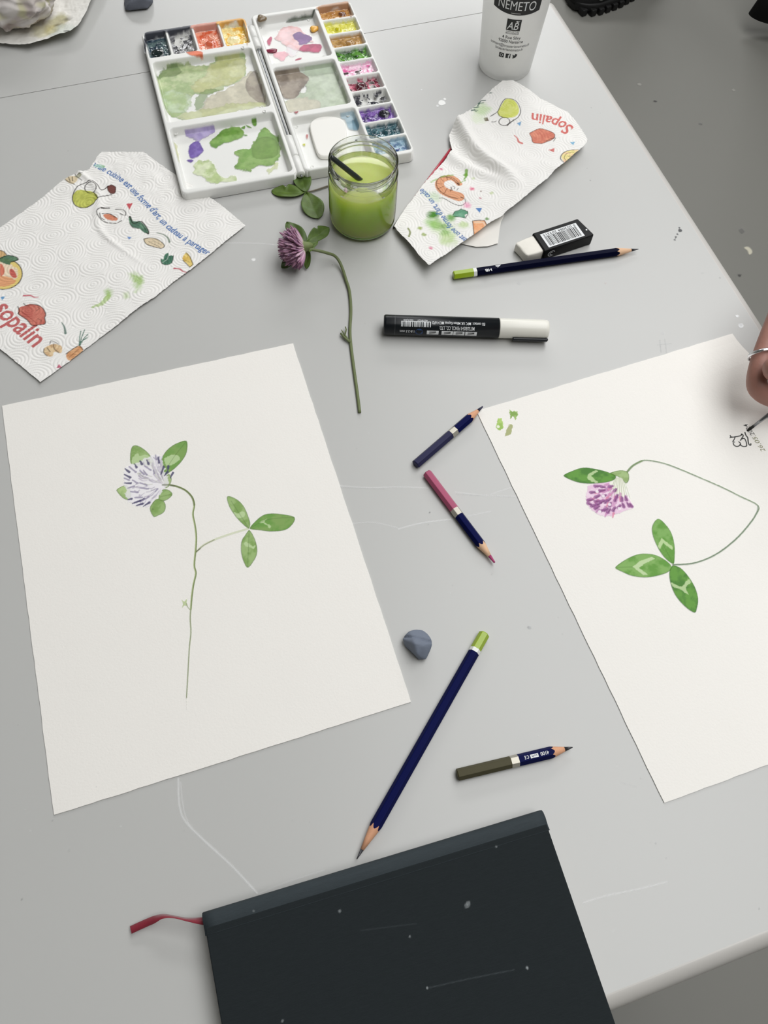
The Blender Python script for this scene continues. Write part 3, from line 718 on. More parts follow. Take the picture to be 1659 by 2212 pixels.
def art1(c):
    c.text("la vraie cuisine est une forme d'art, un cadeau à partager", K([(560, 158), (620, 192), (700, 232), (800, 300), (850, 352), (900, 405), (960, 462), (1020, 530), (1100, 600), (1200, 668), (1325, 745)]), .0092, BL, .95, bold=.022)
    c.text('sopalin', K([(-45, 1085), (20, 1165), (95, 1235), (215, 1335)]), .0235, (186, 74, 74), .9, bold=.02)
    # oil cruet
    c.poly(K([(468, 360), (500, 335), (545, 335), (605, 350), (628, 385), (580, 425), (540, 440), (490, 428), (466, 395)]), YG, .95, sm=4, col2=(180, 184, 80), ns=.004)
    c.line(K([(545, 290), (500, 310), (468, 360), (466, 400), (490, 430), (540, 440), (590, 420), (640, 380), (715, 360)]), .0009, DK, .9, sm=5)
    t_ = np.linspace(0, 6.28, 18); c.line(K([(582 + 38 * math.cos(a), 320 + 32 * math.sin(a)) for a in t_]), .0009, DK, .9, sm=3)
    c.line(K([(545, 290), (590, 278), (625, 300), (645, 330), (665, 328), (695, 305)]), .0009, DK, .9, sm=4); c.line(K([(605, 352), (628, 385)]), .0009, DK, .9)
    c.poly(K([(688, 310), (715, 300), (742, 312), (738, 348), (712, 355), (692, 335)]), (110, 52, 44), .95, sm=3); c.line(K([(688, 310), (715, 300), (742, 312), (738, 348), (712, 355), (692, 335), (688, 310)]), .0006, DK, .8)
    # pot
    c.poly(K([(660, 488), (700, 480), (750, 505), (745, 522), (690, 515)]), (212, 132, 98), .95, sm=3)
    for p in ([(625, 490), (622, 465), (650, 447), (700, 445)], [(625, 490), (650, 520), (690, 535)], [(740, 452), (785, 455), (806, 475), (800, 495)], [(700, 535), (745, 540), (778, 525)], [(655, 480), (700, 478), (745, 505)], [(770, 480), (790, 490)], [(640, 480), (645, 505), (665, 515)]): c.line(K(p), .0009, DK, .85, sm=3)
    c.line(K([(650, 447), (700, 443)]), .0014, DK, .9)
    # pepper
    c.poly(K([(825, 505), (840, 505), (855, 530), (900, 532), (945, 578), (950, 605), (920, 598), (890, 575), (850, 568), (830, 540)]), (64, 106, 84), .95, sm=3, col2=(92, 136, 108))
    c.line(K([(825, 505), (835, 500), (842, 530), (862, 545), (905, 530), (945, 578), (950, 608), (938, 600)]), .0010, DK, .9, sm=3); c.line(K([(830, 540), (850, 570), (890, 575)]), .0008, DK, .8, sm=2); c.line(K([(905, 540), (930, 580)]), .0006, DK, .8)
    # potato
    c.poly(K([(920, 640), (960, 632), (1010, 645), (1052, 680), (1030, 700), (960, 682), (930, 665)]), (222, 204, 172), .95, sm=3)
    c.line(K([(920, 640), (960, 632), (1010, 645), (1052, 680), (1030, 700), (960, 682), (930, 665), (920, 640)]), .0008, DK, .85, sm=3); c.line(K([(950, 655), (1020, 690)]), .0006, DK, .6); c.line(K([(975, 645), (1030, 678)]), .0006, DK, .5)
    c.line(K([(1003, 600), (1045, 612), (1075, 635), (1085, 660)]), .0007, (120, 136, 120), .9, w2=.002, sm=3)
    c.poly(K([(1028, 765), (1045, 772), (1050, 745), (1075, 725), (1082, 745), (1108, 745), (1100, 790), (1065, 805), (1035, 795)]), (46, 100, 78), .95, sm=2, col2=(70, 130, 100))
    c.line(K([(1040, 790), (1070, 770), (1080, 735)]), .0006, (200, 214, 200), .7); c.line(K([(1030, 768), (1035, 795), (1065, 806), (1100, 790), (1110, 745)]), .0007, DK, .8, sm=2)
    c.poly(K([(1165, 765), (1190, 725), (1215, 750), (1236, 805), (1215, 820), (1195, 795)]), (218, 182, 84), .95, sm=2, col2=(230, 204, 120)); c.line(K([(1190, 725), (1215, 752), (1236, 805), (1215, 822), (1170, 775)]), .0008, DK, .8)
    c.line(K([(1175, 770), (1215, 790)]), .0006, DK, .5)
    c.line(K([(1115, 828), (1150, 832), (1170, 848), (1195, 855)]), .0018, (186, 70, 88), .9, w2=.0008, sm=3)
    c.poly(K([(808, 418), (850, 414), (830, 458)]), (196, 76, 84), .95); c.poly(K([(814, 628), (844, 632), (826, 648)]), (84, 130, 190), .9); c.poly(K([(0, 1012), (34, 1004), (14, 1032)]), (90, 150, 196), .9)
    # beige bun with leaf
    c.poly(K([(420, 268), (450, 248), (480, 245), (500, 262), (480, 290), (455, 295)]), (214, 196, 160), .9, sm=3); c.poly(K([(480, 248), (510, 226), (530, 240), (505, 262)]), (160, 160, 130), .8)
    for p in ([(418, 268), (445, 285), (478, 298)], [(480, 225), (490, 248), (525, 270)], [(500, 235), (530, 230)], [(440, 250), (452, 280)], [(465, 250), (468, 275)]): c.line(K(p), .0008, DK, .8)
    c.poly(K([(600, 178), (640, 165), (678, 178), (650, 192)]), (170, 210, 190), .7, sm=2); c.poly(K([(645, 168), (672, 175), (668, 190)]), (120, 170, 96), .6)
    # pizza at the left edge
    t_ = np.linspace(0, 6.28, 22); c.poly(K([(10 + 132 * math.cos(a), 862 + 100 * math.sin(a)) for a in t_]), (228, 204, 120), .95)
    c.poly(K([(5 + 110 * math.cos(a), 862 + 80 * math.sin(a)) for a in t_]), (232, 214, 190), .95, wob=.002, ws=.003)
    c.poly(K([(-60, 880), (20, 878), (80, 890), (100, 915), (40, 940), (-60, 945)]), (222, 160, 116), .95, sm=3, wob=.001); c.poly(K([(60, 835), (85, 835), (108, 880), (90, 890), (65, 870)]), (196, 92, 84), .95, sm=2); c.poly(K([(0, 800), (20, 812), (30, 850), (10, 880), (0, 870)]), (206, 106, 84), .9, sm=2)
    c.line(K([(10 + 132 * math.cos(a), 862 + 100 * math.sin(a)) for a in np.linspace(-1.0, 1.9, 14)]), .0009, DK, .9, sm=2)
    c.poly(K([(-20, 710), (15, 715), (40, 740), (20, 755), (-20, 765)]), (200, 160, 100), .9, sm=2); c.line(K([(0, 712), (25, 720), (42, 742)]), .0008, DK, .8)
    c.poly(K([(-10, 770), (40, 745), (100, 755), (115, 775), (70, 788), (60, 805), (10, 790)]), (72, 112, 84), .95, sm=3, col2=(98, 136, 104)); c.line(K([(0, 768), (50, 745), (100, 755), (117, 772), (70, 788)]), .0008, DK, .85, sm=2)
    # cook hat
    hat = [(118, 1078), (150, 1068), (190, 1056), (240, 1062), (275, 1085), (292, 1120), (285, 1145), (290, 1180), (250, 1190), (205, 1195), (175, 1160), (120, 1122)]
    c.poly(K(hat), (190, 96, 82), .95, sm=3, col2=(204, 118, 100)); c.line(K(hat[2:] + [(115, 1110)]), .0009, DK, .8, sm=3); c.line(K([(112, 1070), (125, 1100), (115, 1115)]), .0009, DK, .85); c.line(K([(150, 1050), (160, 1062), (185, 1068)]), .0008, DK, .8)
    c.line(K([(235, 1100), (250, 1085), (240, 1075)]), .0006, DK, .6); c.line(K([(240, 1150), (265, 1160), (262, 1175)]), .0006, DK, .6); c.line(K([(135, 1100), (235, 1180)]), .0007, (150, 60, 56), .7)
    c.line(K([(150, 1000), (195, 1000), (215, 1010), (245, 1010)]), .0018, (196, 86, 100), .9, w2=.0007, sm=3); c.poly(K([(358, 1462), (398, 1462), (376, 1438)]), (190, 80, 110), .9)
    c.line(K([(392, 1170), (410, 1200), (418, 1242)]), .0007, (86, 116, 104), .9, w2=.002, sm=3)
    c.poly(K([(275, 1352), (300, 1325), (345, 1310), (390, 1322), (396, 1350), (385, 1368), (345, 1360), (335, 1388), (300, 1385)]), (226, 200, 158), .95, sm=3, col2=(206, 170, 126))
    for p in ([(280, 1340), (278, 1365), (300, 1386)], [(318, 1310), (325, 1290), (350, 1298), (370, 1310)], [(340, 1310), (345, 1340), (375, 1365)], [(300, 1335), (320, 1360)]): c.line(K(p), .0007, DK, .8, sm=2)
    c.poly(K([(425, 1372), (460, 1345), (510, 1322), (530, 1350), (500, 1385), (450, 1415), (425, 1400)]), (222, 170, 122), .95, sm=3, col2=(206, 146, 96))
    c.line(K([(422, 1372), (460, 1345), (505, 1318), (530, 1345)]), .0008, DK, .8); c.line(K([(440, 1395), (500, 1345)]), .0006, DK, .5)
    for p in ([(508, 1318), (520, 1270), (540, 1218)], [(510, 1318), (535, 1275), (562, 1245)], [(506, 1316), (508, 1270), (516, 1228)], [(510, 1300), (556, 1268)]): c.line(K(p), .0008, (60, 110, 92), .9)
    # green dabs
    c.poly(K([(820, 860), (860, 852), (905, 880), (912, 920), (880, 950), (850, 925)]), (150, 186, 92), .8, soft=.002, wob=.003, ws=.004, tex=.6)
    c.poly(K([(860, 940), (905, 920), (900, 970), (870, 985)]), (170, 200, 130), .6, soft=.002, wob=.003, ws=.003, tex=.7); c.poly(K([(790, 990), (820, 980), (830, 1015), (800, 1025)]), (168, 198, 120), .7, soft=.002, wob=.002, ws=.003, tex=.6)
    c.poly(K([(670, 970), (690, 958), (715, 970), (712, 1000), (690, 1020), (672, 1005)]), (150, 186, 92), .8, soft=.002, wob=.0015, ws=.003, tex=.5); c.line(K([(690, 1010), (650, 1050), (600, 1070), (585, 1075)]), .005, (166, 196, 110), .7, w2=.001, sm=3, jit=.002)


o1 = np.array(K([(-300, 830), (-150, 690), (0, 572), (150, 470), (285, 372), (375, 300), (425, 265), (500, 225), (575, 205), (600, 165), (622, 128), (655, 94), (790, 90), (922, 96), (985, 140), (1050, 185), (1150, 255), (1300, 350), (1410, 425), (1500, 500), (1573, 556), (1450, 655), (1335, 750), (1235, 830), (1110, 920), (1000, 1012), (890, 1086), (745, 1200), (620, 1290), (525, 1362), (400, 1455), (262, 1560), (130, 1450), (0, 1345), (-180, 1190), (-330, 1050)]))
o1 = T(o1[:, 0], o1[:, 1], .0015)
O1 = o1.mean(0)
rs = np.random.RandomState(2)
o1d = []
for i in range(len(o1)):                                               # torn, slightly ragged outline
    a, b = o1[i], o1[(i + 1) % len(o1)]; n = max(2, int(np.linalg.norm(b - a) / .002))
    for j in range(n): o1d.append(a + (b - a) * j / n + rs.uniform(-.0002, .0002, 2))
o1d = np.array(o1d)


def z1(X, Y):
    w = fbm(X / .05, Y / .05, 4, 3) - .5; d = X * .6 - Y * .8
    cr = np.exp(-((X + .8 * Y + .0 - .035 + .012 * np.sin(Y * 60)) / .004) ** 2) * sstep(-.02, .03, Y)
    return .0022 + .0032 * w + emboss(X, Y, .00040, .0265, 1.0, .55) + .0016 * cr + .002 * sstep(.04, .09, Y) * fbm(X / .012, Y / .012, 8, 3)


t1, f1 = towel('patterned white kitchen paper on the left with embossed swirls and blue lettering', o1d, .00048, z1, art1, .0022)

# right towel, folded over, on a plain underside flap
K = lambda p: crop(p, 840, 160, 3.6065)


def art2(c):
    c.text('Sopalin', K([(1440, 425), (1350, 372), (1230, 330), (1112, 312)]), .0200, (208, 92, 84), .9, bold=.02)
    c.poly(K([(845, 315), (870, 262), (908, 208), (955, 205), (1000, 248), (1012, 300), (985, 340), (930, 350), (885, 345)]), (208, 214, 100), .95, sm=4, col2=(216, 220, 124))
    c.line(K([(790, 335), (845, 300), (870, 250), (905, 205), (960, 205), (1005, 240), (1024, 300), (1005, 345), (950, 385), (920, 412)]), .0008, DK, .9, sm=5)
    t_ = np.linspace(0, 6.28, 18); c.line(K([(898 + 42 * math.cos(a), 378 + 32 * math.sin(a)) for a in t_]), .0008, DK, .9, sm=3); c.line(K([(845, 305), (860, 335), (900, 348)]), .0008, DK, .85); c.line(K([(910, 410), (975, 362)]), .0007, DK, .8)
    c.poly(K([(738, 350), (765, 342), (778, 368), (755, 376), (742, 368)]), (96, 76, 62), .95); c.line(K([(800, 378), (815, 380)]), .0008, DK, .8); c.line(K([(822, 378), (835, 372)]), .0008, DK, .8)
    b_ = [(1095, 470), (1120, 455), (1155, 438), (1185, 432), (1225, 442), (1285, 468), (1288, 500), (1262, 520), (1235, 528), (1190, 545), (1140, 542), (1118, 530), (1112, 500)]
    c.poly(K(b_), (222, 142, 116), .95, sm=3, col2=(206, 118, 96)); c.line(K(b_[4:] + b_[:5]), .0007, (90, 40, 36), .8, sm=3); c.line(K([(1225, 525), (1260, 510), (1298, 500), (1280, 530)]), .0007, DK, .8, sm=2)
    c.poly(K([(995, 395), (1030, 378), (1020, 415)]), (110, 160, 200), .9); c.poly(K([(1408, 542), (1447, 540), (1432, 568)]), (120, 178, 210), .9); c.poly(K([(1240, 598), (1288, 585), (1284, 618)]), (206, 106, 100), .9)
    c.line(K([(978, 485), (1000, 505), (1010, 530), (1035, 542)]), .0010, (206, 106, 100), .9, w2=.0025, sm=3)
    c.poly(K([(1340, 660), (1360, 625), (1400, 610), (1470, 612), (1440, 660), (1385, 715), (1355, 705)]), (236, 222, 150), .95, sm=3, col2=(240, 200, 170)); c.line(K([(1355, 712), (1332, 680), (1345, 640), (1390, 612), (1470, 608)]), .0009, DK, .85, sm=3); c.line(K([(1375, 700), (1360, 670), (1385, 635), (1440, 630)]), .0006, DK, .7, sm=2); c.line(K([(1385, 660), (1415, 665)]), .0007, DK, .7)
    # prawn
    pr = [(548, 850), (520, 815), (480, 800), (440, 805), (405, 825), (395, 860), (412, 895), (450, 920), (500, 940), (545, 955)]
    c.line(K(pr), .0060, (216, 150, 112), .95, w2=.0105, sm=4); c.line(K(pr), .0052, (226, 168, 132), .8, w2=.008, sm=4)
    c.line(K([(550, 860), (530, 845), (500, 815), (455, 795), (400, 795), (372, 835), (380, 885), (420, 925), (480, 955), (540, 968)]), .0007, DK, .85, sm=4); c.line(K([(550, 845), (500, 800), (460, 792), (440, 790)]), .0007, DK, .7, sm=3)
    for a in ((450, 795, 462, 822), (405, 805, 425, 830), (378, 845, 412, 855), (385, 890, 425, 875), (430, 930, 455, 890), (480, 915, 490, 880)): c.line(K([a[:2], a[2:]]), .0006, (110, 60, 40), .8)
    c.poly(K([(528, 835), (552, 850), (548, 868), (530, 852)]), (90, 62, 50), .9); c.line(K([(395, 960), (430, 965), (500, 1005), (560, 1022), (598, 1000), (590, 970), (560, 958)]), .0007, DK, .9, sm=4)
    c.line(K([(480, 880), (495, 905), (475, 905)]), .0006, DK, .8); c.line(K([(495, 870), (515, 880), (510, 895)]), .0006, DK, .8); c.line(K([(530, 905), (540, 890)]), .0006, DK, .8)
    c.poly(K([(498, 1100), (515, 1068), (545, 1060), (562, 1050), (612, 1072), (615, 1095), (590, 1098), (595, 1125), (548, 1115), (510, 1118)]), (90, 150, 118), .95, sm=2, col2=(116, 170, 140)); c.line(K([(498, 1100), (515, 1068), (545, 1062), (562, 1050), (612, 1072), (614, 1098), (595, 1126), (548, 1115), (498, 1112)]), .0007, DK, .85)
    c.poly(K([(675, 1048), (725, 1048), (706, 1090)]), (80, 126, 186), .95)
    c.poly(K([(650, 1152), (745, 1155), (765, 1200), (740, 1232), (660, 1272)]), (232, 160, 110), .95, col2=(240, 184, 140)); c.line(K([(660, 1272), (650, 1152), (700, 1150), (742, 1155), (765, 1200)]), .0008, DK, .85); c.line(K([(668, 1165), (735, 1168), (750, 1200)]), .0012, (240, 214, 190), .9)
    # blots
    rs_ = random.Random(9)
    for x, y, rx, col, al in ((345, 1090, .0100, (64, 132, 22), .95), (372, 1175, .0120, (92, 160, 46), .85), (430, 1195, .0080, (58, 124, 24), .85), (478, 1118, .0085, (96, 160, 54), .85), (440, 1245, .0080, (72, 142, 34), .8), (330, 1150, .0120, (150, 196, 106), .6), (460, 1300, .0150, (176, 206, 120), .65), (585, 1185, .0085, (176, 206, 120), .6), (425, 1200, .021, (190, 218, 150), .5),
                              (355, 955, .0110, (190, 214, 176), .6), (725, 285, .0150, (196, 220, 168), .75), (690, 360, .0150, (216, 230, 196), .6), (762, 1142, .0038, (110, 150, 84), .9), (610, 1020, .0070, (236, 160, 190), .85), (648, 893, .0045, (220, 90, 130), .85), (410, 728, .0034, (216, 110, 140), .8), (325, 1372, .0034, (220, 120, 150), .8), (712, 970, .0026, (190, 110, 130), .7), (718, 912, .0016, (130, 100, 90), .8),
                              (240, 1205, .0042, (150, 170, 66), .85), (272, 1258, .0042, (150, 170, 84), .8), (600, 772, .0040, (110, 160, 50), .9), (660, 800, .0030, (190, 206, 150), .7), (800, 930, .0034, (190, 206, 150), .7), (285, 925, .0080, (216, 230, 206), .5)):
        c.dot(K([(x, y)])[0], rx * .5, col, al, soft=rx * .22, wob=rx * .28, ws=rx * .45, tex=.35)
    c.line(K([(605, 745), (603, 785), (585, 810)]), .003, (116, 166, 60), .85, w2=.001, sm=3); c.line(K([(150, 1208), (165, 1240), (155, 1275)]), .0018, (130, 140, 80), .85, sm=3)
    c.line(K([(410, 790), (460, 782), (500, 780)]), .002, (130, 170, 80), .6, jit=.001); c.line(K([(330, 835), (375, 810)]), .002, (150, 190, 100), .6, jit=.001); c.line(K([(558, 838), (600, 815)]), .0012, (120, 170, 80), .7, jit=.001)
    for p in ([(640, 300), (665, 285), (690, 292)], [(690, 240), (720, 215), (750, 215)], [(660, 270), (700, 262)], [(700, 235), (735, 232)], [(780, 160), (800, 158)], [(645, 290), (680, 300)], [(690, 255), (705, 235)]): c.line(K(p), .0012, (78, 104, 96), .85, jit=.0004)
    c.text("est une forme d'art, un cade", K([(612, 1312), (560, 1262), (520, 1222), (470, 1155), (430, 1095), (392, 1040), (360, 995), (315, 935), (262, 885)]), .0082, BL, .9, bold=.022)


p2 = [(214, 938), (110, 1075), (40, 1195), (75, 1245), (150, 1330), (230, 1440), (308, 1528), (375, 1478), (440, 1435), (540, 1360), (620, 1305), (700, 1250), (770, 1190), (880, 1130), (900, 1105), (975, 1050), (1080, 965), (1165, 900), (1225, 850), (1280, 790), (1400, 690), (1525, 575), (1540, 535), (1495, 455), (1440, 380), (1385, 315), (1290, 262), (1180, 210), (1100, 150), (1010, 95), (960, 72), (880, 72), (835, 110), (760, 180), (650, 290), (560, 365), (490, 440), (470, 480), (480, 560), (492, 605), (400, 712), (310, 815), (240, 900)]
P2 = np.array(K(p2)); o2 = T(P2[:, 0], P2[:, 1], .004)
fold = np.array(K([(478, 470), (560, 500), (640, 590), (720, 700), (760, 760), (880, 880), (1000, 1000)])); fold = T(fold[:, 0], fold[:, 1], .004)
o2d = []
for i in range(len(o2)):
    a, b = o2[i], o2[(i + 1) % len(o2)]; n = max(2, int(np.linalg.norm(b - a) / .002))
    for j in range(n): o2d.append(a + (b - a) * j / n + rs.uniform(-.00025, .00025, 2))
o2d = np.array(o2d); O2 = o2d.mean(0); foldl = fold - O2
fd = foldl[4] - foldl[0]; fd = fd / np.linalg.norm(fd); fn = np.array([-fd[1], fd[0]])   # fn points up-right (towards the upper part)


def z2(X, Y):
    s = (X - foldl[2, 0]) * fn[0] + (Y - foldl[2, 1]) * fn[1]; a = (X - foldl[2, 0]) * fd[0] + (Y - foldl[2, 1]) * fd[1]
    s = s + .004 * np.sin(a * 60 + 1)
    fade = 1 - sstep(.035, .075, a)
    hump = fade * (.0075 * np.exp(-((s - .004) / .006) ** 2) * 1.0 + .004 * np.exp(-((s - .016) / .012) ** 2))
    base = .0046 + .0028 * sstep(-.02, .05, s) + .0045 * sstep(.03, .10, a)
    crk = .003 * np.exp(-((s + .018 - .25 * a) / .006) ** 2) * fade
    return base + hump + crk + .0040 * (fbm(X / .035, Y / .035, 14, 3) - .5) + emboss(X, Y, .00036, .0265, 3.0, -.5)


t2, f2 = towel('used white kitchen paper right of the jar, folded and stained with green paint', o2d, .00048, z2, art2, .006)
fl_ = np.array(K([(480, 560), (560, 560), (700, 800), (860, 1000), (900, 1100), (875, 1150), (862, 1210), (850, 1320), (770, 1345), (680, 1348), (590, 1330), (520, 1310), (560, 1220), (470, 900)])); fl_ = T(fl_[:, 0], fl_[:, 1], .001) - O2
c = Cv(f2, *(fl_.min(0) - .001), *(fl_.max(0) + .001), .0012, .001, base=(236, 233, 226))
c.mesh('folded_under_flap', M['towel'], t2, lambda X, Y: .0007 + .0012 * fbm(X / .03, Y / .03, 2, 2), outline=fl_)

# crumpled towel top left
cc = T(31, 0, .02)
ct = thing('crumpled_paper_towel', 'crumpled stained paper towel ball at the top left corner', 'paper towel', (cc[0], cc[1], ZT))
n = 150; V = []; C4 = []
sk = np.array([(-80, -60), (-60, 30), (-10, 78), (60, 86), (100, 76), (150, 64), (168, 52), (185, 22), (205, -20), (230, -80), (150, -160), (0, -200)]); skw = T(sk[:, 0], sk[:, 1], .012) - cc
c = Cv(Frame(cc, 0), *(skw.min(0) - .001), *(skw.max(0) + .001), .0007, .012, base=(232, 230, 224))
K = lambda p: crop(p, 0, 0, 4.879)
for x, y, r, col, al in ((600, 130, .010, (176, 172, 130), .8), (560, 200, .012, (196, 190, 160), .8), (520, 240, .007, (190, 176, 110), .8), (690, 142, .0022, (70, 66, 60), .8), (590, 205, .003, (90, 80, 40), .8), (640, 290, .014, (208, 216, 206), .6), (440, 250, .012, (206, 200, 160), .6)): c.dot(K([(x, y)])[0], r, col, al, soft=.003, wob=.004, ws=.006)
c.line(K([(665, 300), (700, 305), (745, 318)]), .0016, (52, 54, 50), .9, jit=.001); c.line(K([(680, 310), (720, 312)]), .001, (60, 60, 56), .8, jit=.001)


def zs(X, Y):
    r = np.hypot(X, Y); return .0035 + .011 * sstep(.03, .085, r) * (0.35 + 1.1 * fbm(X / .05, Y / .05, 6, 2)) + .003 * (fbm(X / .012, Y / .012, 3, 4) - .5)


c.mesh('towel_sheet', M['towel'], ct, zs, outline=skw)
V = []; C4 = []; F = []; nu, nv = 130, 70
for j in range(nv + 1):
    ph = math.pi * j / nv
    for i in range(nu):
        th = 2 * math.pi * i / nu; d = Vector((math.sin(ph) * math.cos(th), math.sin(ph) * math.sin(th), math.cos(ph)))
        q = d * 1.25 + Vector((3, 1, 2)); w = Vector((mnoise.noise(q * 1.1), mnoise.noise(q * 1.1 + Vector((9, 0, 0))), mnoise.noise(q * 1.1 + Vector((0, 9, 0)))))
        rg = 0; am = .5
        for o_ in range(3):
            v = 1 - abs(mnoise.noise((q + w * .6) * (1.0 * 2 ** o_))) * 2.0; rg += am * v; am *= .5
        r = .042 * (0.80 + 0.30 * rg)
        V.append((d.x * r * 1.05, d.y * r, max(.006, .026 + d.z * r * .66)))
        t_ = mnoise.noise(q * 1.7) * .5 + .5; t2_ = mnoise.noise(q * 2.9 + Vector((4, 4, 4))) * .5 + .5
        base = np.array([214, 208, 204.]) ; mau = np.array([176, 162, 158.]); ol = np.array([196, 192, 160.])
        k1 = min(1, max(0, (t_ - .5) * 3.5)); k2 = min(1, max(0, (t2_ - .58) * 4))
        cb = base * (1 - k1) + mau * k1; cb = cb * (1 - k2) + ol * k2; C4.append(tuple(lin(cb)) + (1,))
for j in range(nv):
    for i in range(nu): i2 = (i + 1) % nu; F.append((j * nu + i, (j + 1) * nu + i, (j + 1) * nu + i2, j * nu + i2))
mesh('crumpled_ball', V, F, M['towel'], ct, True, C4)


# ================================================================== PALETTE
LAT = []


def snap(v, o): return o + math.floor((v - o) / .0005) * .0005


def tray(parent, fr, w, l, comps, wells, rim=.0115, floor_z=.0035, wellz=.0028, sx0=0.0, sy0=0.0):
    "tray as a height field in the parent frame, x across, -y down the tray"
    res = .0005; nx = int(round(w / res)) + 1; ny = int(round(l / res)) + 1; LAT.append((sx0, sy0))
    xs = sx0 + res * np.arange(nx); ys = sy0 - res * np.arange(ny); X, Y = np.meshgrid(xs, ys)
    cxy = (sx0 + w / 2, sy0 - l / 2)
    def rr(x, y, a, b, hx, hy, r):
        qx = np.abs(x - a) - hx + r; qy = np.abs(y - b) - hy + r
        return np.hypot(np.maximum(qx, 0), np.maximum(qy, 0)) + np.minimum(np.maximum(qx, qy), 0) - r
    def hf(X, Y):
        out = rr(X, Y, cxy[0], cxy[1], w / 2, l / 2, .006)
        z = rim - .0016 * (1 - np.sqrt(np.clip(1 - ((np.clip(out + .0018, 0, .0018)) / .0018) ** 2, 0, 1)))
        for (x0, x1, y0, y1) in comps:
            sd = rr(X, Y, (x0 + x1) / 2, -(y0 + y1) / 2, (x1 - x0) / 2, (y1 - y0) / 2, .004)
            z = np.where(sd < .0004, rim + (floor_z - rim) * sstep(.0004, -.0030, sd), z)
        for (x0, x1, y0, y1) in wells:
            sd = rr(X, Y, (x0 + x1) / 2, -(y0 + y1) / 2, (x1 - x0) / 2, (y1 - y0) / 2, .0025)
            z = np.where(sd < .0004, rim - .001 + (wellz - rim + .001) * sstep(.0004, -.0026, sd), z)
        # step down of the inner dividers
        return z
    Z = hf(X, Y)
    # rounded outline: pull corner vertices onto the rounded rectangle
    r = .006; qx = np.abs(X - cxy[0]) - w / 2 + r; qy = np.abs(Y - cxy[1]) - l / 2 + r; cor = (qx > 0) & (qy > 0) & (np.hypot(qx, qy) > r)
    kk = np.where(cor, r / np.maximum(np.hypot(qx, qy), 1e-9), 1)
    X2 = np.where(cor, cxy[0] + np.sign(X - cxy[0]) * (w / 2 - r + qx * kk), X); Y2 = np.where(cor, cxy[1] + np.sign(Y - cxy[1]) * (l / 2 - r + qy * kk), Y)
    V = np.stack([X2.ravel(), Y2.ravel(), Z.ravel()], 1); n0 = (np.arange(ny - 1)[:, None] * nx + np.arange(nx - 1)).ravel()
    F = np.stack([n0 + nx, n0 + nx + 1, n0 + 1, n0], 1)
    ring = list(range(nx)) + [j * nx + nx - 1 for j in range(1, ny)] + [(ny - 1) * nx + i for i in range(nx - 2, -1, -1)] + [j * nx for j in range(ny - 2, 0, -1)]
    nb = len(V); B = V[ring].copy(); B[:, 2] = .0006; V = np.concatenate([V, B]); k = len(ring); rg = np.array(ring)
    F2 = np.stack([rg, np.roll(rg, -1), nb + np.roll(np.arange(k), -1), nb + np.arange(k)], 1); F = np.concatenate([F, F2])
    o = mesh('tray', V, F, M['white_plastic'], parent, True)
    return o, hf


plL = np.array([-.2871, .7895]); aL = math.radians(20.6)
plR = np.array([-.1815, .8323]); aR = math.radians(20.3)
pal = thing('paint_palette', 'open white folding watercolour palette with wells of dried paint and mixing washes', 'palette', (plL[0], plL[1], ZT), aL)
frl = Frame(plL, aL)
offR = frl.loc(plR)
mm = .001
compsL = [(4, 104.5, 46, 135), (4, 104.5, 143, 225)]
wellsL = [(3, 24.5, 2.5, 39), (27, 51, 2.5, 38.5), (53.5, 78, 2.5, 38.5), (80.5, 105, 2.5, 38.5)]
s_ = lambda L: [tuple(v * mm for v in q) for q in L]
oL, hL = tray(pal, frl, .1075, .2315, s_(compsL), s_(wellsL), sx0=.0005, sy0=.0015)
# right tray built in its own frame directly under the palette root
compsR = [(4, 67.5, 4, 79), (4, 67.5, 84.5, 152), (4, 68.5, 158.5, 229)]
wy = [(4, 23.5), (26, 47), (49.5, 69), (71.5, 91), (93.5, 113.5), (116, 136.5), (139, 159), (161.5, 182), (184.5, 204.5), (207, 227)]
wellsR = [(71.5, 105.5, a, b) for a, b in wy]
mR = lambda L: [(q[0] * mm + offR[0], q[1] * mm + offR[0], q[2] * mm - offR[1], q[3] * mm - offR[1]) for q in L]
oR, hR = tray(pal, frl, .1075, .2325, mR(compsR), mR(wellsR), sx0=offR[0] + .0005, sy0=offR[1] + .001)
# hinge barrels and pin between the trays
hx = (.108 + offR[0] + .0005) / 2
for (a, b, r, nm, mt) in ((-.012, -.030, .0042, 'hinge_barrel', 'white_plastic'), (-.031, -.046, .0042, 'hinge_barrel', 'white_plastic'), (-.178, -.205, .0042, 'hinge_barrel', 'white_plastic'), (-.206, -.2285, .0042, 'hinge_barrel', 'white_plastic'), (-.010, -.2315, .0010, 'hinge_pin', 'steel')):
    V, F = tube([(hx, a, .0080), (hx, a - .0008, .0080), (hx, b + .0008, .0080), (hx, b, .0080)], [r * .85, r, r, r * .85], 16); mesh(nm, V, F, M[mt], pal, True)
V, F = tube([(hx, -.048, .0060), (hx, -.176, .0060)], .0026, 12); mesh('hinge_rib', V, F, M['white_plastic'], pal, True)
K = lambda p: crop(p, 290, 0, 2.7197)
hFl = .0045


def moulding(pts, hf):
    for q in pts:
        u, v = frl.loc(T(*K([q])[0], hFl)); z = hf(np.array([u]), np.array([v]))[0]; V = []; F = []
        V, F = lathe([(.0018, 0), (.0018, .0005), (.0014, .0005), (.0014, .0001), (.0001, .0001)], 16)
        mesh('moulding_mark', V, F, M['white_plastic'], pal, True, loc=(u, v, z))


moulding([(642, 319), (749, 625), (768, 692), (246, 793), (225, 720), (880, 1015), (340, 1114)], hL)
moulding([(1027, 114), (742, 160), (1112, 330), (821, 377), (1186, 498), (953, 742), (1255, 680), (1045, 977), (885, 553)], hR)


WN = [0]


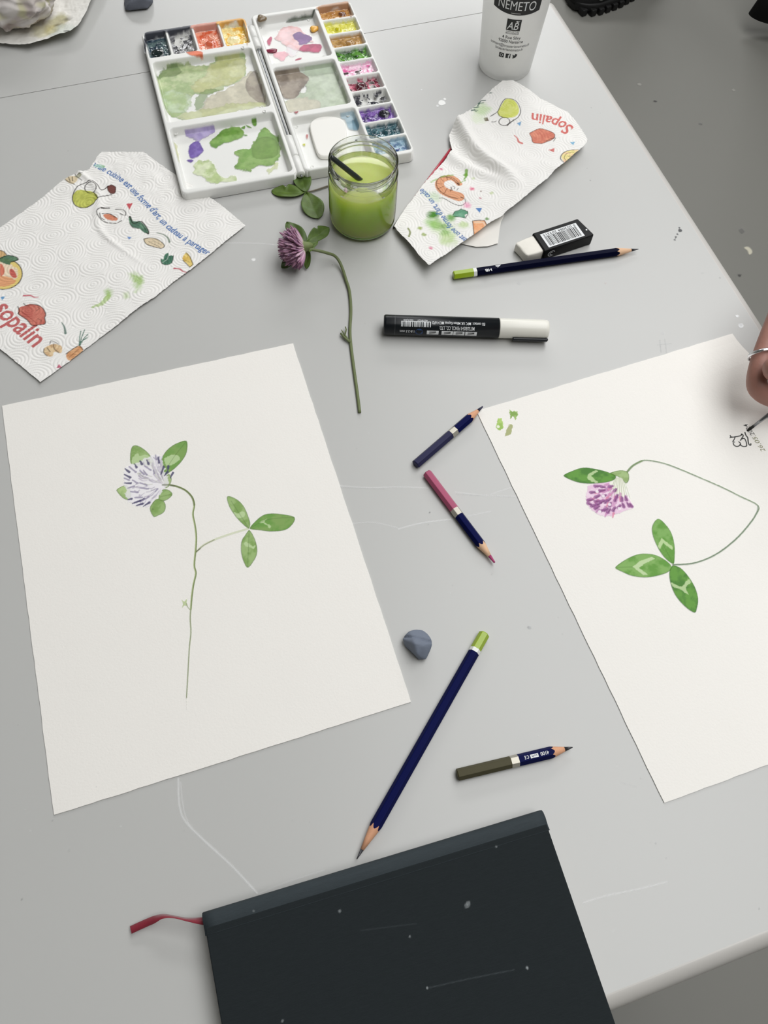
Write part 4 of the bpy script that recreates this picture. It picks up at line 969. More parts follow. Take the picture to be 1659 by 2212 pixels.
def wash(name, hf, polys, label=None, h=hFl, extra=None):
    pts = np.concatenate([np.array(K(p[0])) for p in polys]); w = frl.loc(T(pts[:, 0], pts[:, 1], h)); mn = w.min(0) - .003; mx = w.max(0) + .003
    la = LAT[0 if hf is hL else 1]; mn = [snap(mn[0], la[0]), snap(mn[1], la[1])]; WN[0] += 1; dz = .00003 * WN[0]
    c = Cv(frl, mn[0], mn[1], mx[0], mx[1], .0005, h)
    for p in polys:
        k = dict(wob=.0034, ws=.0055, ns=.008, sm=3, edge=.28, soft=.0005, var=.16); k.update(p[2] if len(p) > 2 else {})
        c.poly(K(p[0]), p[1], **k)
    if extra: extra(c)
    if name == 'paint_wash':
        X, Y = np.meshgrid(c.gx, c.gy); c.a *= sstep(.0092, .0074, hf(X, Y))
    o = c.mesh(name, M['wash'], pal, lambda X, Y: hf(X, Y) + .0002 + dz)
    if label: o['label'] = label
    return o


SG_, OLV = (150, 172, 116), (182, 186, 128)
wash('paint_wash', hL, [([(150, 420), (250, 385), (435, 380), (500, 330), (600, 300), (645, 330), (655, 420), (630, 470), (540, 500), (520, 530), (400, 545), (330, 560), (300, 660), (330, 690), (250, 690), (180, 650), (140, 560), (130, 480)], (158, 180, 122), dict(al=.95, col2=(186, 198, 150))),
                        ([(430, 390), (560, 325), (640, 340), (650, 430), (600, 480), (500, 510), (380, 540), (330, 500), (420, 440)], (190, 190, 132), dict(al=.8, col2=(204, 204, 160))),
                        ([(140, 470), (150, 420), (250, 390), (270, 430), (180, 450)], (100, 126, 74), dict(al=.55)), ([(380, 540), (520, 520), (430, 560), (410, 630), (350, 650)], (112, 140, 66), dict(al=.7)),
                        ([(180, 540), (260, 530), (340, 570), (320, 640), (230, 660), (170, 610)], (196, 212, 184), dict(al=.7, col2=(170, 192, 140)))], 'sage and olive green paint wash')
wash('paint_wash', hL, [([(420, 580), (540, 520), (650, 440), (700, 420), (760, 560), (760, 610), (640, 620), (540, 640), (430, 680), (390, 660)], (206, 200, 176), dict(al=.9, col2=(190, 184, 160), ns=.012)),
                        ([(690, 420), (720, 430), (768, 590), (740, 600), (680, 560), (650, 490)], (134, 122, 110), dict(al=.85, col2=(160, 150, 134), wob=.001)),
                        ([(240, 680), (400, 640), (620, 600), (760, 600), (760, 620), (500, 670), (330, 700)], (190, 196, 140), dict(al=.75))], 'beige and brown paint wash')
wash('paint_dab', hL, [([(310, 340), (400, 338), (410, 362), (360, 366), (330, 360)], (232, 118, 76), dict(wob=.0012))], 'orange paint dab')
wash('paint_wash', hL, [([(290, 770), (350, 740), (440, 735), (465, 770), (400, 810), (380, 830), (320, 800)], (172, 158, 204), dict(col2=(190, 178, 214))), ([(330, 840), (375, 825), (405, 880), (370, 920), (325, 925), (320, 870)], (110, 84, 164), dict(col2=(132, 110, 184), wob=.0015)), ([(305, 935), (350, 935), (330, 952)], (112, 88, 164), dict(wob=.001))], 'violet paint wash')
wash('paint_wash', hL, [([(440, 835), (480, 800), (540, 750), (620, 740), (640, 790), (570, 830), (520, 835), (480, 872)], (106, 152, 62), dict(col2=(130, 170, 84), wob=.0018)), ([(625, 748), (650, 735), (648, 755)], (106, 152, 62), dict(wob=.0008)), ([(655, 730), (680, 740), (690, 748), (668, 745)], (110, 156, 66), dict(wob=.0006)), ([(690, 715), (718, 712), (715, 735), (700, 735)], (110, 156, 66), dict(wob=.0006)), ([(640, 785), (665, 790), (650, 795)], (106, 152, 62), dict(wob=.0005))], 'leaf green paint wash')
wash('paint_wash', hL, [([(590, 890), (640, 870), (690, 860), (720, 800), (760, 745), (800, 770), (845, 820), (850, 900), (830, 960), (760, 965), (700, 985), (690, 1010), (650, 1000), (590, 990), (620, 940)], (124, 164, 84), dict(col2=(146, 178, 106))), ([(700, 840), (760, 800), (830, 820), (845, 900), (780, 930), (700, 920)], (118, 152, 76), dict(al=.8, wob=.001)), ([(830, 950), (850, 960), (800, 1020), (780, 1010)], (196, 206, 140), dict(al=.7))], 'large green paint wash')
wash('paint_wash', hL, [([(350, 980), (380, 935), (450, 950), (480, 1000), (520, 1040), (590, 1030), (600, 1060), (520, 1070), (460, 1080), (400, 1040), (360, 1020)], (170, 192, 118), dict(al=.85, col2=(212, 222, 180), ns=.006)), ([(235, 855), (250, 850), (265, 960), (250, 960)], (190, 194, 120), dict(al=.7, wob=.001))], 'pale green paint wash')
wash('paint_wash', hR, [([(830, 220), (880, 155), (940, 150), (990, 180), (1060, 240), (1000, 250), (960, 290), (900, 270), (850, 240)], (228, 178, 176), dict(col2=(236, 200, 202), al=.9)), ([(820, 310), (880, 295), (912, 320), (880, 350), (835, 335)], (232, 166, 178), dict(al=.8)), ([(900, 260), (950, 270), (960, 320), (915, 330)], (240, 216, 222), dict(al=.6))], 'soft pink paint wash')
wash('paint_dab', hR, [([(930, 200), (970, 182), (1000, 195), (1042, 215), (1030, 240), (975, 260), (950, 230)], (116, 78, 136), dict(wob=.0018, col2=(134, 96, 150)))], 'purple paint dab')
wash('paint_dab', hR, [([(965, 290), (1000, 262), (1080, 255), (1103, 280), (1085, 302), (1010, 305)], (164, 50, 92), dict(wob=.002, col2=(190, 70, 110)))], 'raspberry paint dab')
wash('paint_dab', hR, [([(780, 240), (800, 210), (812, 225), (795, 265)], (186, 70, 104), dict(wob=.001))])
wash('paint_dab', hR, [([(945, 345), (985, 335), (975, 350), (950, 358)], (190, 84, 110), dict(wob=.0008))])
wash('paint_wash', hR, [([(1000, 400), (1100, 380), (1165, 385), (1200, 480), (1255, 600), (1240, 615), (1100, 640), (980, 650), (880, 655), (870, 610), (940, 560), (1010, 520)], (178, 190, 166), dict(col2=(192, 202, 182), ns=.012)), ([(880, 600), (980, 570), (1080, 590), (1070, 640), (940, 665), (890, 650)], (208, 200, 182), dict(al=.75)), ([(880, 400), (1000, 370), (1160, 360), (1190, 420), (1030, 440)], (188, 200, 180), dict(al=.7))], 'sea green paint wash')
wash('paint_wash', hR, [([(820, 450), (860, 420), (940, 410), (1010, 440), (1028, 470), (985, 520), (950, 570), (900, 580), (860, 560), (830, 500)], (130, 118, 106), dict(col2=(158, 146, 132), wob=.0016)), ([(870, 640), (930, 660), (1000, 650), (960, 668), (900, 668)], (128, 100, 76), dict(al=.7, wob=.0015))], 'grey brown paint wash')
wash('paint_wash', hR, [([(1212, 650), (1262, 640), (1300, 660), (1325, 740), (1310, 760), (1262, 756), (1240, 700), (1215, 690)], (132, 168, 184), dict(al=.8, col2=(172, 198, 210), wob=.001)), ([(1280, 700), (1325, 730), (1318, 762), (1285, 758)], (96, 140, 160), dict(al=.7, wob=.001))], 'blue grey paint wash')
for q_ in (([(1010, 788), (1022, 790), (1018, 812), (1010, 808)], (200, 120, 116), dict(wob=.0003)), ([(988, 845), (1005, 842), (1000, 856)], (206, 208, 80), dict(wob=.0003)), ([(940, 692), (968, 690), (955, 708)], (176, 84, 90), dict(wob=.0006))):
    wash('paint_dab', hR, [q_])


# lumps lying in the palette
def lump(name, px, r, col, label, hf, sx=1.0, rot=0, zz=.5):
    u, v = frl.loc(T(*K([px])[0], hFl)); z = hf(np.array([u]), np.array([v]))[0]; V = []; F = []; nu, nv = 24, 12
    for j in range(nv + 1):
        for i in range(nu):
            a = 2 * math.pi * i / nu; p = math.pi * j / nv; rr_ = r * (1 + .15 * math.sin(a * 3 + px[0]))
            x, y = math.sin(p) * math.cos(a) * rr_ * sx, math.sin(p) * math.sin(a) * rr_
            V.append((x * math.cos(rot) - y * math.sin(rot), x * math.sin(rot) + y * math.cos(rot), math.cos(p) * r * zz + r * zz * .8))
    for j in range(nv):
        for i in range(nu): i2 = (i + 1) % nu; F.append((j * nu + i, (j + 1) * nu + i, (j + 1) * nu + i2, j * nu + i2))
    o = mesh(name, V, F, mat('paint_' + name, col, .3, noise=.1, nscale=300, coat=.3), pal, True, loc=(u, v, z)); o['label'] = label


lump('dried_paint_lump', (750, 140), .0050, (122, 104, 78), 'brown dried paint lump', hR)
lump('dried_paint_lump', (1058, 173), .0042, (238, 178, 72), 'orange yellow paint lump', hR, 1.2, .3)
lump('dried_paint_lump', (803, 299), .0028, (128, 34, 62), 'dark crimson paint lump', hR, 2.6, -.15)


# paint in the wells
def cake(well, hf, cols, label, seed, amp=.0022, holes=0.0, deep=None):
    x0, x1, y0, y1 = well; la = LAT[0 if hf is hL else 1]; c = Cv(frl, snap(x0, la[0]), snap(-y1, la[1]), x1, -y0, .0005, .006)
    X, Y = np.meshgrid(c.gx, c.gy); n1 = fbm(X / .006, Y / .006, seed, 5); n2 = fbm(X / .0035, Y / .0035, seed + 4, 4)
    l = [lin(q) for q in cols]; k = sstep(.35, .62, n1)[..., None]; k2 = sstep(.5, .72, n2)[..., None]
    rgb = l[0] * (1 - k) + l[1] * k; rgb = rgb * (1 - k2) + l[2] * k2
    cx_, cy_ = (x0 + x1) / 2, -(y0 + y1) / 2; ex = np.abs(X - cx_) / ((x1 - x0) / 2); ey = np.abs(Y - cy_) / ((y1 - y0) / 2); e = np.maximum(ex, ey)
    a = 1 - sstep(.88, 1.0, e + .14 * (n2 - .5))
    if deep:                                                                # dark dried blob
        dx, dy, dr, dc = deep; d = np.hypot(X - (x0 + dx * (x1 - x0)), Y + (y0 + dy * (y1 - y0))) + (n2 - .5) * .003; q = 1 - sstep(dr * .8, dr, d)
        rgb = rgb * (1 - q[..., None]) + lin(dc) * q[..., None]; c.z += .0022 * np.sqrt(np.clip(1 - (d / dr) ** 2, 0, 1)); a = np.maximum(a, q)
    if holes > .3: a = a * (1 - sstep(.60 - holes * .1, .64 - holes * .1, fbm(X / .005, Y / .005, seed + 20, 3)))
    c.rgb[:] = rgb; c.a[:] = a; dome = np.clip(1 - ex ** 4, 0, 1) * np.clip(1 - ey ** 4, 0, 1); c.z += .0 * dome
    lev = .0045 + .0022 * n1 + .0012 * n2
    o = c.mesh('dried_paint', M['wetalpha'], pal, lambda X, Y: np.maximum(hf(X, Y) + .0003, lev)); o['label'] = label


M['wetalpha'] = vmat('glossy_dried_paint', 0.16, coat=0.4, alpha=True)
wl = s_(wellsL); wr = mR(wellsR)
cake(wl[0], hL, [(52, 72, 84), (96, 116, 116), (28, 44, 60)], 'dark blue green dried paint', 1, holes=.2, deep=(.42, .68, .0075, (20, 34, 34)))
cake(wl[1], hL, [(90, 90, 94), (170, 170, 172), (30, 30, 34)], 'black and grey dried paint', 2, holes=.5)
cake(wl[2], hL, [(226, 130, 100), (236, 164, 138), (214, 92, 56)], 'orange red dried paint', 3, holes=.2, deep=(.55, .62, .0065, (200, 92, 60)))
cake(wl[3], hL, [(240, 194, 80), (246, 226, 160), (232, 168, 50)], 'warm yellow dried paint', 4, deep=(.42, .6, .0075, (246, 232, 180)))
rc = [([(206, 158, 96), (190, 136, 72), (168, 112, 56)], 'ochre brown dried paint', (.7, .45, .0045, (104, 60, 34))), ([(222, 218, 86), (232, 228, 130), (206, 200, 50)], 'lemon yellow dried paint', (.4, .45, .0035, (200, 194, 30))), ([(196, 158, 96), (182, 140, 80), (164, 124, 66)], 'tan dried paint', (.6, .5, .0055, (158, 118, 62))),
      ([(48, 96, 30), (100, 160, 56), (26, 62, 20)], 'deep green dried paint', None), ([(240, 186, 214), (246, 214, 228), (222, 100, 160)], 'rose pink dried paint', None), ([(134, 34, 62), (196, 96, 120), (84, 20, 36)], 'crimson dried paint', (.4, .5, .0065, (74, 26, 36))),
      ([(34, 34, 44), (50, 50, 58), (24, 24, 30)], 'black dried paint with white gaps', None), ([(74, 46, 116), (130, 94, 172), (52, 30, 90)], 'violet dried paint', (.72, .4, .0060, (30, 28, 36))), ([(44, 82, 92), (96, 134, 142), (30, 60, 70)], 'teal dried paint', (.6, .5, .0050, (34, 70, 78))), ([(84, 116, 150), (150, 180, 196), (56, 74, 122)], 'slate blue dried paint', None)]
for i, (cl, lb, dp) in enumerate(rc): cake(wr[i], hR, cl, lb, 10 + i * 3, holes=(1.0 if i == 6 else .35 if i in (4, 5) else .15), deep=dp, amp=.0026)
# stains along the top rims
wash('paint_stain', hL, [([(60, 215), (75, 190), (200, 165), (325, 145), (330, 165), (205, 190), (80, 215), (70, 300), (58, 300)], (46, 50, 62), dict(wob=.001, al=.97)), ], 'dark stain on the tray rim', h=.0115)
wash('paint_stain', hL, [([(330, 160), (350, 140), (480, 125), (485, 145), (340, 170)], (206, 120, 88), dict(wob=.001, al=.8)), ([(485, 140), (500, 122), (640, 108), (665, 180), (672, 255), (660, 260), (640, 130), (500, 145)], (230, 170, 70), dict(wob=.001, al=.95))], 'orange and yellow stain on the tray rim', h=.0115)
wash('paint_stain', hR, [([(1075, 60), (1080, 40), (1240, 12), (1262, 22), (1280, 90), (1268, 95), (1245, 30), (1090, 58)], (176, 122, 72), dict(wob=.001, al=.9)), ([(905, 82), (1050, 58), (1055, 66), (910, 90)], (70, 84, 60), dict(wob=.0008, al=.9))], 'brown stain on the tray rim', h=.0115)

# white rounded slab lying in the lower right compartment
u, v = frl.loc(T(*K([(1138, 790)])[0], .010)); pv = []
for q in K([(1032, 745), (1048, 705), (1090, 685), (1160, 681), (1215, 695), (1242, 730), (1248, 790), (1250, 870), (1235, 905), (1130, 915), (1085, 905), (1060, 850)]): pv.append(frl.loc(T(*q, .0085)))
pv = spline(pv, 5, True); z0 = float(hR(np.array([u]), np.array([v]))[0]) + .0002
bm = bmesh.new(); nvv = len(pv)
ctr = pv.mean(0); lay = []
for z, k in ((z0, .97), (z0 + .0006, 1.0), (z0 + .0036, 1.0), (z0 + .0044, .975), (z0 + .0046, .93)): lay.append([bm.verts.new((ctr[0] + (p[0] - ctr[0]) * k, ctr[1] + (p[1] - ctr[1]) * k, z)) for p in pv])
for a, b in zip(lay, lay[1:]):
    for i in range(nvv): bm.faces.new((a[i], a[(i + 1) % nvv], b[(i + 1) % nvv], b[i]))
bm.faces.new(lay[-1]); bm.faces.new(lay[0][::-1])
o = bmobj('thumb_hole_cover', bm, M['thumb'], pal, False); o['label'] = 'rounded white plastic cover'

# ================================================================== JAR
jc = np.array([-.042, .5736])
jar = thing('glass_jar', 'clear glass screw-top jar of cloudy green paint water', 'jar', (jc[0], jc[1], ZT))
outer = [(0, .0004), (.024, .0004), (.0272, .0015), (.0292, .0045), (.0300, .008), (.0302, .020), (.0302, .044), (.0300, .047), (.0288, .0500), (.0280, .0520), (.0286, .0535), (.0298, .0545), (.0303, .0556), (.0298, .0567), (.0287, .0575), (.0284, .0590), (.0290, .0600), (.0290, .0606), (.0284, .0616), (.0283, .0640), (.0292, .0652), (.0297, .0664), (.0296, .0674), (.0288, .0680)]
inner = [(.0282, .0680), (.0275, .0672), (.0271, .0650), (.0270, .058), (.0270, .051), (.0281, .047), (.0286, .043), (.0286, .010), (.0278, .0062), (.0240, .0040), (0.0, .0034)]
pr = outer + inner; V, F = lathe(pr, 96)
bm = bmesh.new(); vs = [bm.verts.new(v) for v in V]
for f in F: bm.faces.new([vs[i] for i in f])
bmesh.ops.remove_doubles(bm, verts=bm.verts[:], dist=1e-6); bmobj('jar_glass', bm, M['glass'], jar, True)
for k in range(3):                                                    # thread lugs
    a0 = k * 2.1 + .4; pts = [(.0288 * math.cos(a0 + t), .0288 * math.sin(a0 + t), .0598 + .0032 * t / 1.5) for t in np.linspace(0, 1.5, 16)]
    V, F = tube(pts, [.0004] + [.0010] * 14 + [.0004], 8); mesh('thread_lug', V, F, M['glass'], jar, True)
WL = .0468
V, F = lathe([(0, .0028), (.0250, .0030), (.0280, .0052), (.0292, .009), (.0293, .043), (.0285, WL - .0008), (.0279, WL - .0003), (.0270, WL), (.010, WL), (0, WL)], 96); mesh('paint_water', V, F, M['water'], jar, True)

# brush leaning in the jar: dark handle end above, hairs down in the water
b0 = T3(714, 338, .0700); b1 = T3(776, 387, .0466); dr = (b1 - b0).normalized()
root = b0; mw = Matrix.Translation(b0)
br = thing('paintbrush', 'dark paintbrush standing in the jar of green water', 'paintbrush', b0, 0)
tip = dr * .054
V, F = tube([(0, 0, 0), dr * .0012, dr * .012, dr * .030, dr * .040], [.0014, .0021, .0023, .0024, .0022], 16); mesh('handle', V, F, M['dark_brush'], br, True)
V, F = tube([dr * .040, dr * .041, dr * .050], [.0022, .0020, .0017], 16); mesh('ferrule', V, F, M['steel'], br, True)
V, F = tube([dr * .050, dr * .0515, dr * .056, dr * .060], [.0017, .0019, .0012, .0002], 12); mesh('bristles', V, F, M['bristle'], br, True)

# red brush under the folded towel
b0 = T3(849, 493, .0016); b1 = T3(973, 323, .0016); dr = (b1 - b0).normalized(); L = (b1 - b0).length
br = thing('paintbrush', 'thin red paintbrush with a dark tip lying under the folded kitchen paper', 'paintbrush', b0)
V, F = tube([dr * .016, dr * .05, dr * (L * .7), dr * (L + .008)], [.0011, .0014, .0015, .0014], 12); mesh('handle', V, F, M['red_brush'], br, True)
V, F = tube([dr * .0085, dr * .016], [.0013, .0015], 12); mesh('ferrule', V, F, M['steel'], br, True)
V, F = tube([(0, 0, 0), dr * .003, dr * .0085], [.0003, .0011, .0013], 10); mesh('bristles', V, F, M['bristle'], br, True)

# ================================================================== CUP
cp = np.array([.0860, .8048]) * 1.0
cc_ = T(1090, 140)
CX, CY = float(cc_[0]), float(cc_[1]); CR = .027; SL = .072; CH = .128
cup = thing('plastic_cup', 'frosted white plastic cup with black lettering at the top edge of the table', 'cup', (CX, CY, ZT))
ro = lambda z: CR + SL * z
prof = [(0, .0022), (CR - .003, .0022), (CR - .0016, .0006), (CR - .0004, .0006), (CR, .0016), (ro(.004), .004)] + [(ro(z), z) for z in np.linspace(.006, CH - .002, 14)] + [(ro(CH) + .0010, CH - .0012), (ro(CH) + .0012, CH), (ro(CH) - .0004, CH + .0006)]
inn = [(ro(z) - .0011, z) for z in np.linspace(CH - .002, .006, 10)] + [(CR - .0022, .0042), (0, .0040)]
V, F = lathe(prof + inn, 96); bm = bmesh.new(); vs = [bm.verts.new(v) for v in V]
for f in F: bm.faces.new([vs[i] for i in f])
bmesh.ops.remove_doubles(bm, verts=bm.verts[:], dist=1e-6); bmobj('cup_body', bm, M['cup'], cup, True)
TH0 = math.atan2(-CY, -CX) + .06                                       # direction of the printed side


def cupwrap(V, off=.00015):
    "V (n,2): x metres round the wall, y height"
    V = np.asarray(V) * .865; z = V[:, 1]; r = CR + SL * z + off; th = TH0 + V[:, 0] / (CR + SL * .06); return np.stack([r * np.cos(th), r * np.sin(th), z], 1)


PRK = mat('black_print', (26, 28, 30), .5, noise=.03); PRW = mat('white_print', (232, 234, 235), .5, noise=.01)


def wtext(txt, size, x, y, wrapf, m, parent, name='printed_text', bold=0.0, width=None, off=None, shear=0.0, flip=False, align=.5):
    V, F = text_tris(txt, size, bold, shear); w0 = V[:, 0].max()
    if width: V = V * [width / w0, 1]; w0 = width
    V = V - [w0 * align, 0]
    if flip: V = -V
    return mesh(name, wrapf(V + [x, y]) if off is None else wrapf(V + [x, y], off), F, m, parent)


def gridpatch(x0, x1, fy0, fy1, n, k):
    V = []; F = []
    for j in range(k + 1):
        for i in range(n + 1):
            x = x0 + (x1 - x0) * i / n; a, b = fy0(x), fy1(x); V.append((x, a + (b - a) * j / k))
    for j in range(k):
        for i in range(n): q = j * (n + 1) + i; F.append((q, q + 1, q + n + 2, q + n + 1))
    return np.array(V), F


V, F = gridpatch(-.0260, .0260, lambda x: .0850 + 5.0 * x * x, lambda x: .142, 28, 10); mesh('printed_label', cupwrap(V), F, PRK, cup)
wtext('NEMETO', .0150, 0, .0905, cupwrap, PRW, cup, bold=.0, width=.040, off=.0003)
wtext('BRASSERIE', .0072, 0, .1045, cupwrap, PRW, cup, bold=.01, width=.034, off=.0003)
V, F = gridpatch(-.005, .005, lambda x: .0868, lambda x: .0873, 6, 1); mesh('printed_text', cupwrap(V, .0003), F, PRW, cup)
V, F = gridpatch(-.0078, .0078, lambda x: .0665, lambda x: .0800, 10, 4); mesh('printed_emblem', cupwrap(V), F, PRK, cup)
wtext('AB', .0125, -.0008, .0680, cupwrap, PRW, cup, 'printed_emblem', .006, width=.0125, off=.0003, shear=.2)
V = np.array([(.0010, .0778), (.0030, .0766), (.0042, .0772), (.0058, .0784), (.0036, .0782), (.0026, .0790)]) + [0.0006, 0]; mesh('printed_emblem', cupwrap(V, .00032), [(0, 1, 2, 3, 4, 5)], PRW, cup)
wtext('AGRICULTURE', .0020, 0, .0645, cupwrap, PRK, cup, bold=.01, width=.0150)
wtext('BIOLOGIQUE', .0024, 0, .0622, cupwrap, PRK, cup, bold=.02, width=.0148)
wtext('4 Rue Silvy', .0052, 0, .0562, cupwrap, PRK, cup, bold=.012, width=.0215)
wtext('92000 Nanterre', .0052, 0, .0512, cupwrap, PRK, cup, bold=.012, width=.0290)
wtext('contact@brasserienemeto.fr', .0048, 0, .0458, cupwrap, PRK, cup, bold=.004, width=.0490)
wtext('brasserienemeto.fr', .0048, 0, .0413, cupwrap, PRK, cup, bold=.004, width=.0340)
# three small round-cornered icons
V, F = gridpatch(-.0112, -.0052, lambda x: .0322, lambda x: .0378, 5, 3); mesh('printed_icon', cupwrap(V), F, PRK, cup)
t_ = np.linspace(0, 2 * math.pi, 20, endpoint=False)
V = np.concatenate([np.stack([-.0082 + .0018 * np.cos(t_), .0350 + .0018 * np.sin(t_)], 1), np.stack([-.0082 + .0012 * np.cos(t_), .0350 + .0012 * np.sin(t_)], 1)])
mesh('printed_icon', cupwrap(V, .0003), [(i, (i + 1) % 20, 20 + (i + 1) % 20, 20 + i) for i in range(20)], PRW, cup)
V, F = gridpatch(-.0030, .0030, lambda x: .0322, lambda x: .0378, 5, 3); mesh('printed_icon', cupwrap(V), F, PRK, cup)
wtext('f', .0072, .0010, .0322, cupwrap, PRW, cup, 'printed_icon', .03, off=.0003)
V = np.array([(.0052, .0325), (.0070, .0322), (.0092, .0330), (.0106, .0350), (.0112, .0372), (.0104, .0370), (.0098, .0377), (.0086, .0378), (.0080, .0368), (.0080, .0360), (.0066, .0362), (.0055, .0374), (.0054, .0355), (.0064, .0338)])
mesh('printed_icon', cupwrap(V), [(0, 1, 2, 13), (13, 2, 3, 9), (13, 9, 10, 12), (12, 10, 11), (3, 4, 5, 8), (3, 8, 9), (5, 6, 7, 8)], PRK, cup)


# ================================================================== PENCILS
def pencil(name, label, pa, pb, h, r, body, segs, wood, lead, cone=.021, leadlen=.006, group=None, roll=0.0, blunt=.00025, tipz=None):
    "pa end, pb tip (photo pixels); segs list of (name,length,material) from the blunt end"
    A = T3(*pa, h); B = T3(*pb, h if tipz is None else tipz); d = B - A; L = d.length
    xa = d.normalized(); ya = Vector((0, 0, 1)).cross(xa).normalized(); za = xa.cross(ya)
    mw = Matrix(((xa.x, ya.x, za.x, A.x), (xa.y, ya.y, za.y, A.y), (xa.z, ya.z, za.z, A.z), (0, 0, 0, 1)))
    t = thing(name, label, 'pencil', group=group, mw=mw)
    N = 72; ap = r * math.cos(math.pi / 6)
    def hexr(th):
        q = ((th - roll) % (math.pi / 3)) - math.pi / 6; return min(ap / math.cos(q), r * .985)
    slope = ap * 1.02 / cone
    ths = [2 * math.pi * i / N for i in range(N)]
    def ring(x, f): return [((x if not callable(x) else x(th)), f(th) * math.cos(th), f(th) * math.sin(th)) for th in ths]
    def build(nm, rings, m, capa=False, capb=False, smooth=False):
        V = [v for rg in rings for v in rg]; F = []
        for j in range(len(rings) - 1):
            for i in range(N): i2 = (i + 1) % N; F.append((j * N + i, j * N + i2, (j + 1) * N + i2, (j + 1) * N + i))
        if capa: F.append(tuple(range(N))[::-1])
        if capb: F.append(tuple((len(rings) - 1) * N + i for i in range(N)))
        o = mesh(nm, V, F, m, t)
        if smooth: o.data.polygons.foreach_set('use_smooth', np.ones(len(o.data.polygons), bool))
        return o
    x = 0.0; first = True
    for nm, ln, m in segs:
        k = 1.012 if nm == 'band' else 1.0
        f = lambda th, k=k: hexr(th) * k
        rings = [ring(x, lambda th: f(th) * .80), ring(x + .0007, f), ring(x + ln, f)] if first else [ring(x, f), ring(x + ln, f)]
        build(nm, rings, m, True, nm == 'band' or first); x += ln; first = False
    xb = lambda th: L - hexr(th) / slope
    build('barrel', [ring(x, hexr), ring(L - r / slope - .002, hexr), ring(xb, hexr)], body, True, False)
    wr_ = lambda th: leadlen * slope
    build('sharpened_wood', [ring(xb, lambda th: hexr(th) * .995)] + [ring((lambda th, q=q: xb(th) * (1 - q) + (L - leadlen) * q), (lambda th, q=q: (L - (xb(th) * (1 - q) + (L - leadlen) * q)) * slope)) for q in (.5, 1)], wood, False, True, True)
    build('lead', [ring(L - leadlen, wr_), ring(L - leadlen * .3, lambda th: leadlen * .33 * slope + blunt * .55), ring(L - .0003, lambda th: blunt)], lead, True, True, True)
    return t, L


def pwrap(r, roll=0.0):
    "text on the upper facet of a pencil: x along, y across"
    ap = r * math.cos(math.pi / 6) + .00012
    return lambda V: np.stack([V[:, 0], V[:, 1] * math.cos(roll) - ap * math.sin(roll), V[:, 1] * math.sin(roll) + ap * math.cos(roll)], 1)


g = 'graphite pencils with lime ends'
P1, L1 = pencil('pencil', 'long navy pencil with lime end pointing down at the dark notebook', (1047, 1368), (770, 1857), .0036, .0040, M['navy'], [('end_cap', .0135, M['lime']), ('band', .0028, M['white_lacquer'])], M['cedar'], M['graphite'], group=g, cone=.0215, leadlen=.0068)
P2_, L2 = pencil('pencil', 'navy HB pencil with lime end lying against the black-sleeved eraser', (979, 595), (1380, 538), .0036, .0040, M['navy_dark'], [('end_cap', .0180, M['lime']), ('band', .0030, M['white_lacquer'])], M['cedar2'], M['graphite'], group=g, cone=.0200, leadlen=.0075)
wtext('HB', .0040, .0310, -.0012, pwrap(.0040), PRW, P2_, bold=.02, flip=True, width=.0060)
V = np.array([(.0380, .0012), (.0435, .0014), (.0400, -.0012), (.0390, .0005), (.0418, .0006), (.0402, -.0004)]); mesh('printed_emblem', pwrap(.0040)(V), [(0, 3, 4, 1), (1, 4, 5, 2), (2, 5, 3, 0)], PRW, P2_)
g = 'short coloured pencils with silver bands'
SB = M['silver_band']
pencil('coloured_pencil', 'short indigo coloured pencil pointing up at the corner of the right painting', (897, 1004), (1043, 878), .0034, .0038, M['navy'], [('end_section', .0400, M['indigo_cap']), ('band', .0058, SB)], M['cedar'], M['indigo_core'], group=g, blunt=.0006, cone=.0150, leadlen=.0062)
pencil('coloured_pencil', 'short pink coloured pencil with raspberry end, between the two paintings', (922, 1021), (1069, 1216), .0034, .0038, M['navy'], [('end_section', .0375, M['pink_cap']), ('band', .0060, SB)], M['cedar2'], M['pink_core'], group=g, blunt=.0007, cone=.0165, leadlen=.0066, roll=0)
P5, L5 = pencil('coloured_pencil', 'short olive grey coloured pencil above the dark notebook', (987, 1674), (1238, 1614), .0034, .0040, M['navy'], [('end_section', .0370, M['olive_cap']), ('band', .0052, SB)], M['cedar'], M['graphite'], group=g, cone=.0140, leadlen=.0062)
wtext('4100', .0034, .0600, .0013, pwrap(.0040), PRW, P5, bold=.01, flip=True, width=.0058); wtext('C E', .0030, .0475, .0012, pwrap(.0040), PRW, P5, bold=.02, flip=True, width=.0030)
V, F = gridpatch(.0500, .0555, lambda x: -.0012, lambda x: .0012, 4, 1); mesh('printed_emblem', pwrap(.0040)(V), F, PRW, P5)
wtext('soft', .0020, .0528, .0006, lambda V: pwrap(.0040)(V) + [0, 0, .00008], M['navy'], P5, flip=True, width=.0040)

# ================================================================== MARKER
A = T3(829, 701, .0085); B = T3(1184, 712, .0085); d = B - A; L = d.length; xa = d.normalized(); ya = Vector((0, 0, 1)).cross(xa); za = xa.cross(ya)
mw = Matrix(((xa.x, ya.x, za.x, A.x), (xa.y, ya.y, za.y, A.y), (xa.z, ya.z, za.z, A.z), (0, 0, 0, 1)))
mkr = thing('paint_marker', 'thick black paint marker with a cream cap, lying in the middle of the table', 'marker', mw=mw)
MR = .0084
rot = lambda prof: [(z, r * math.cos(a), r * math.sin(a)) for r, z in prof for a in [2 * math.pi * i / 48 for i in range(48)]]


def xlathe(prof, n=48):
    V, F = lathe(prof, n); return [(z, x, y) for x, y, z in V], F


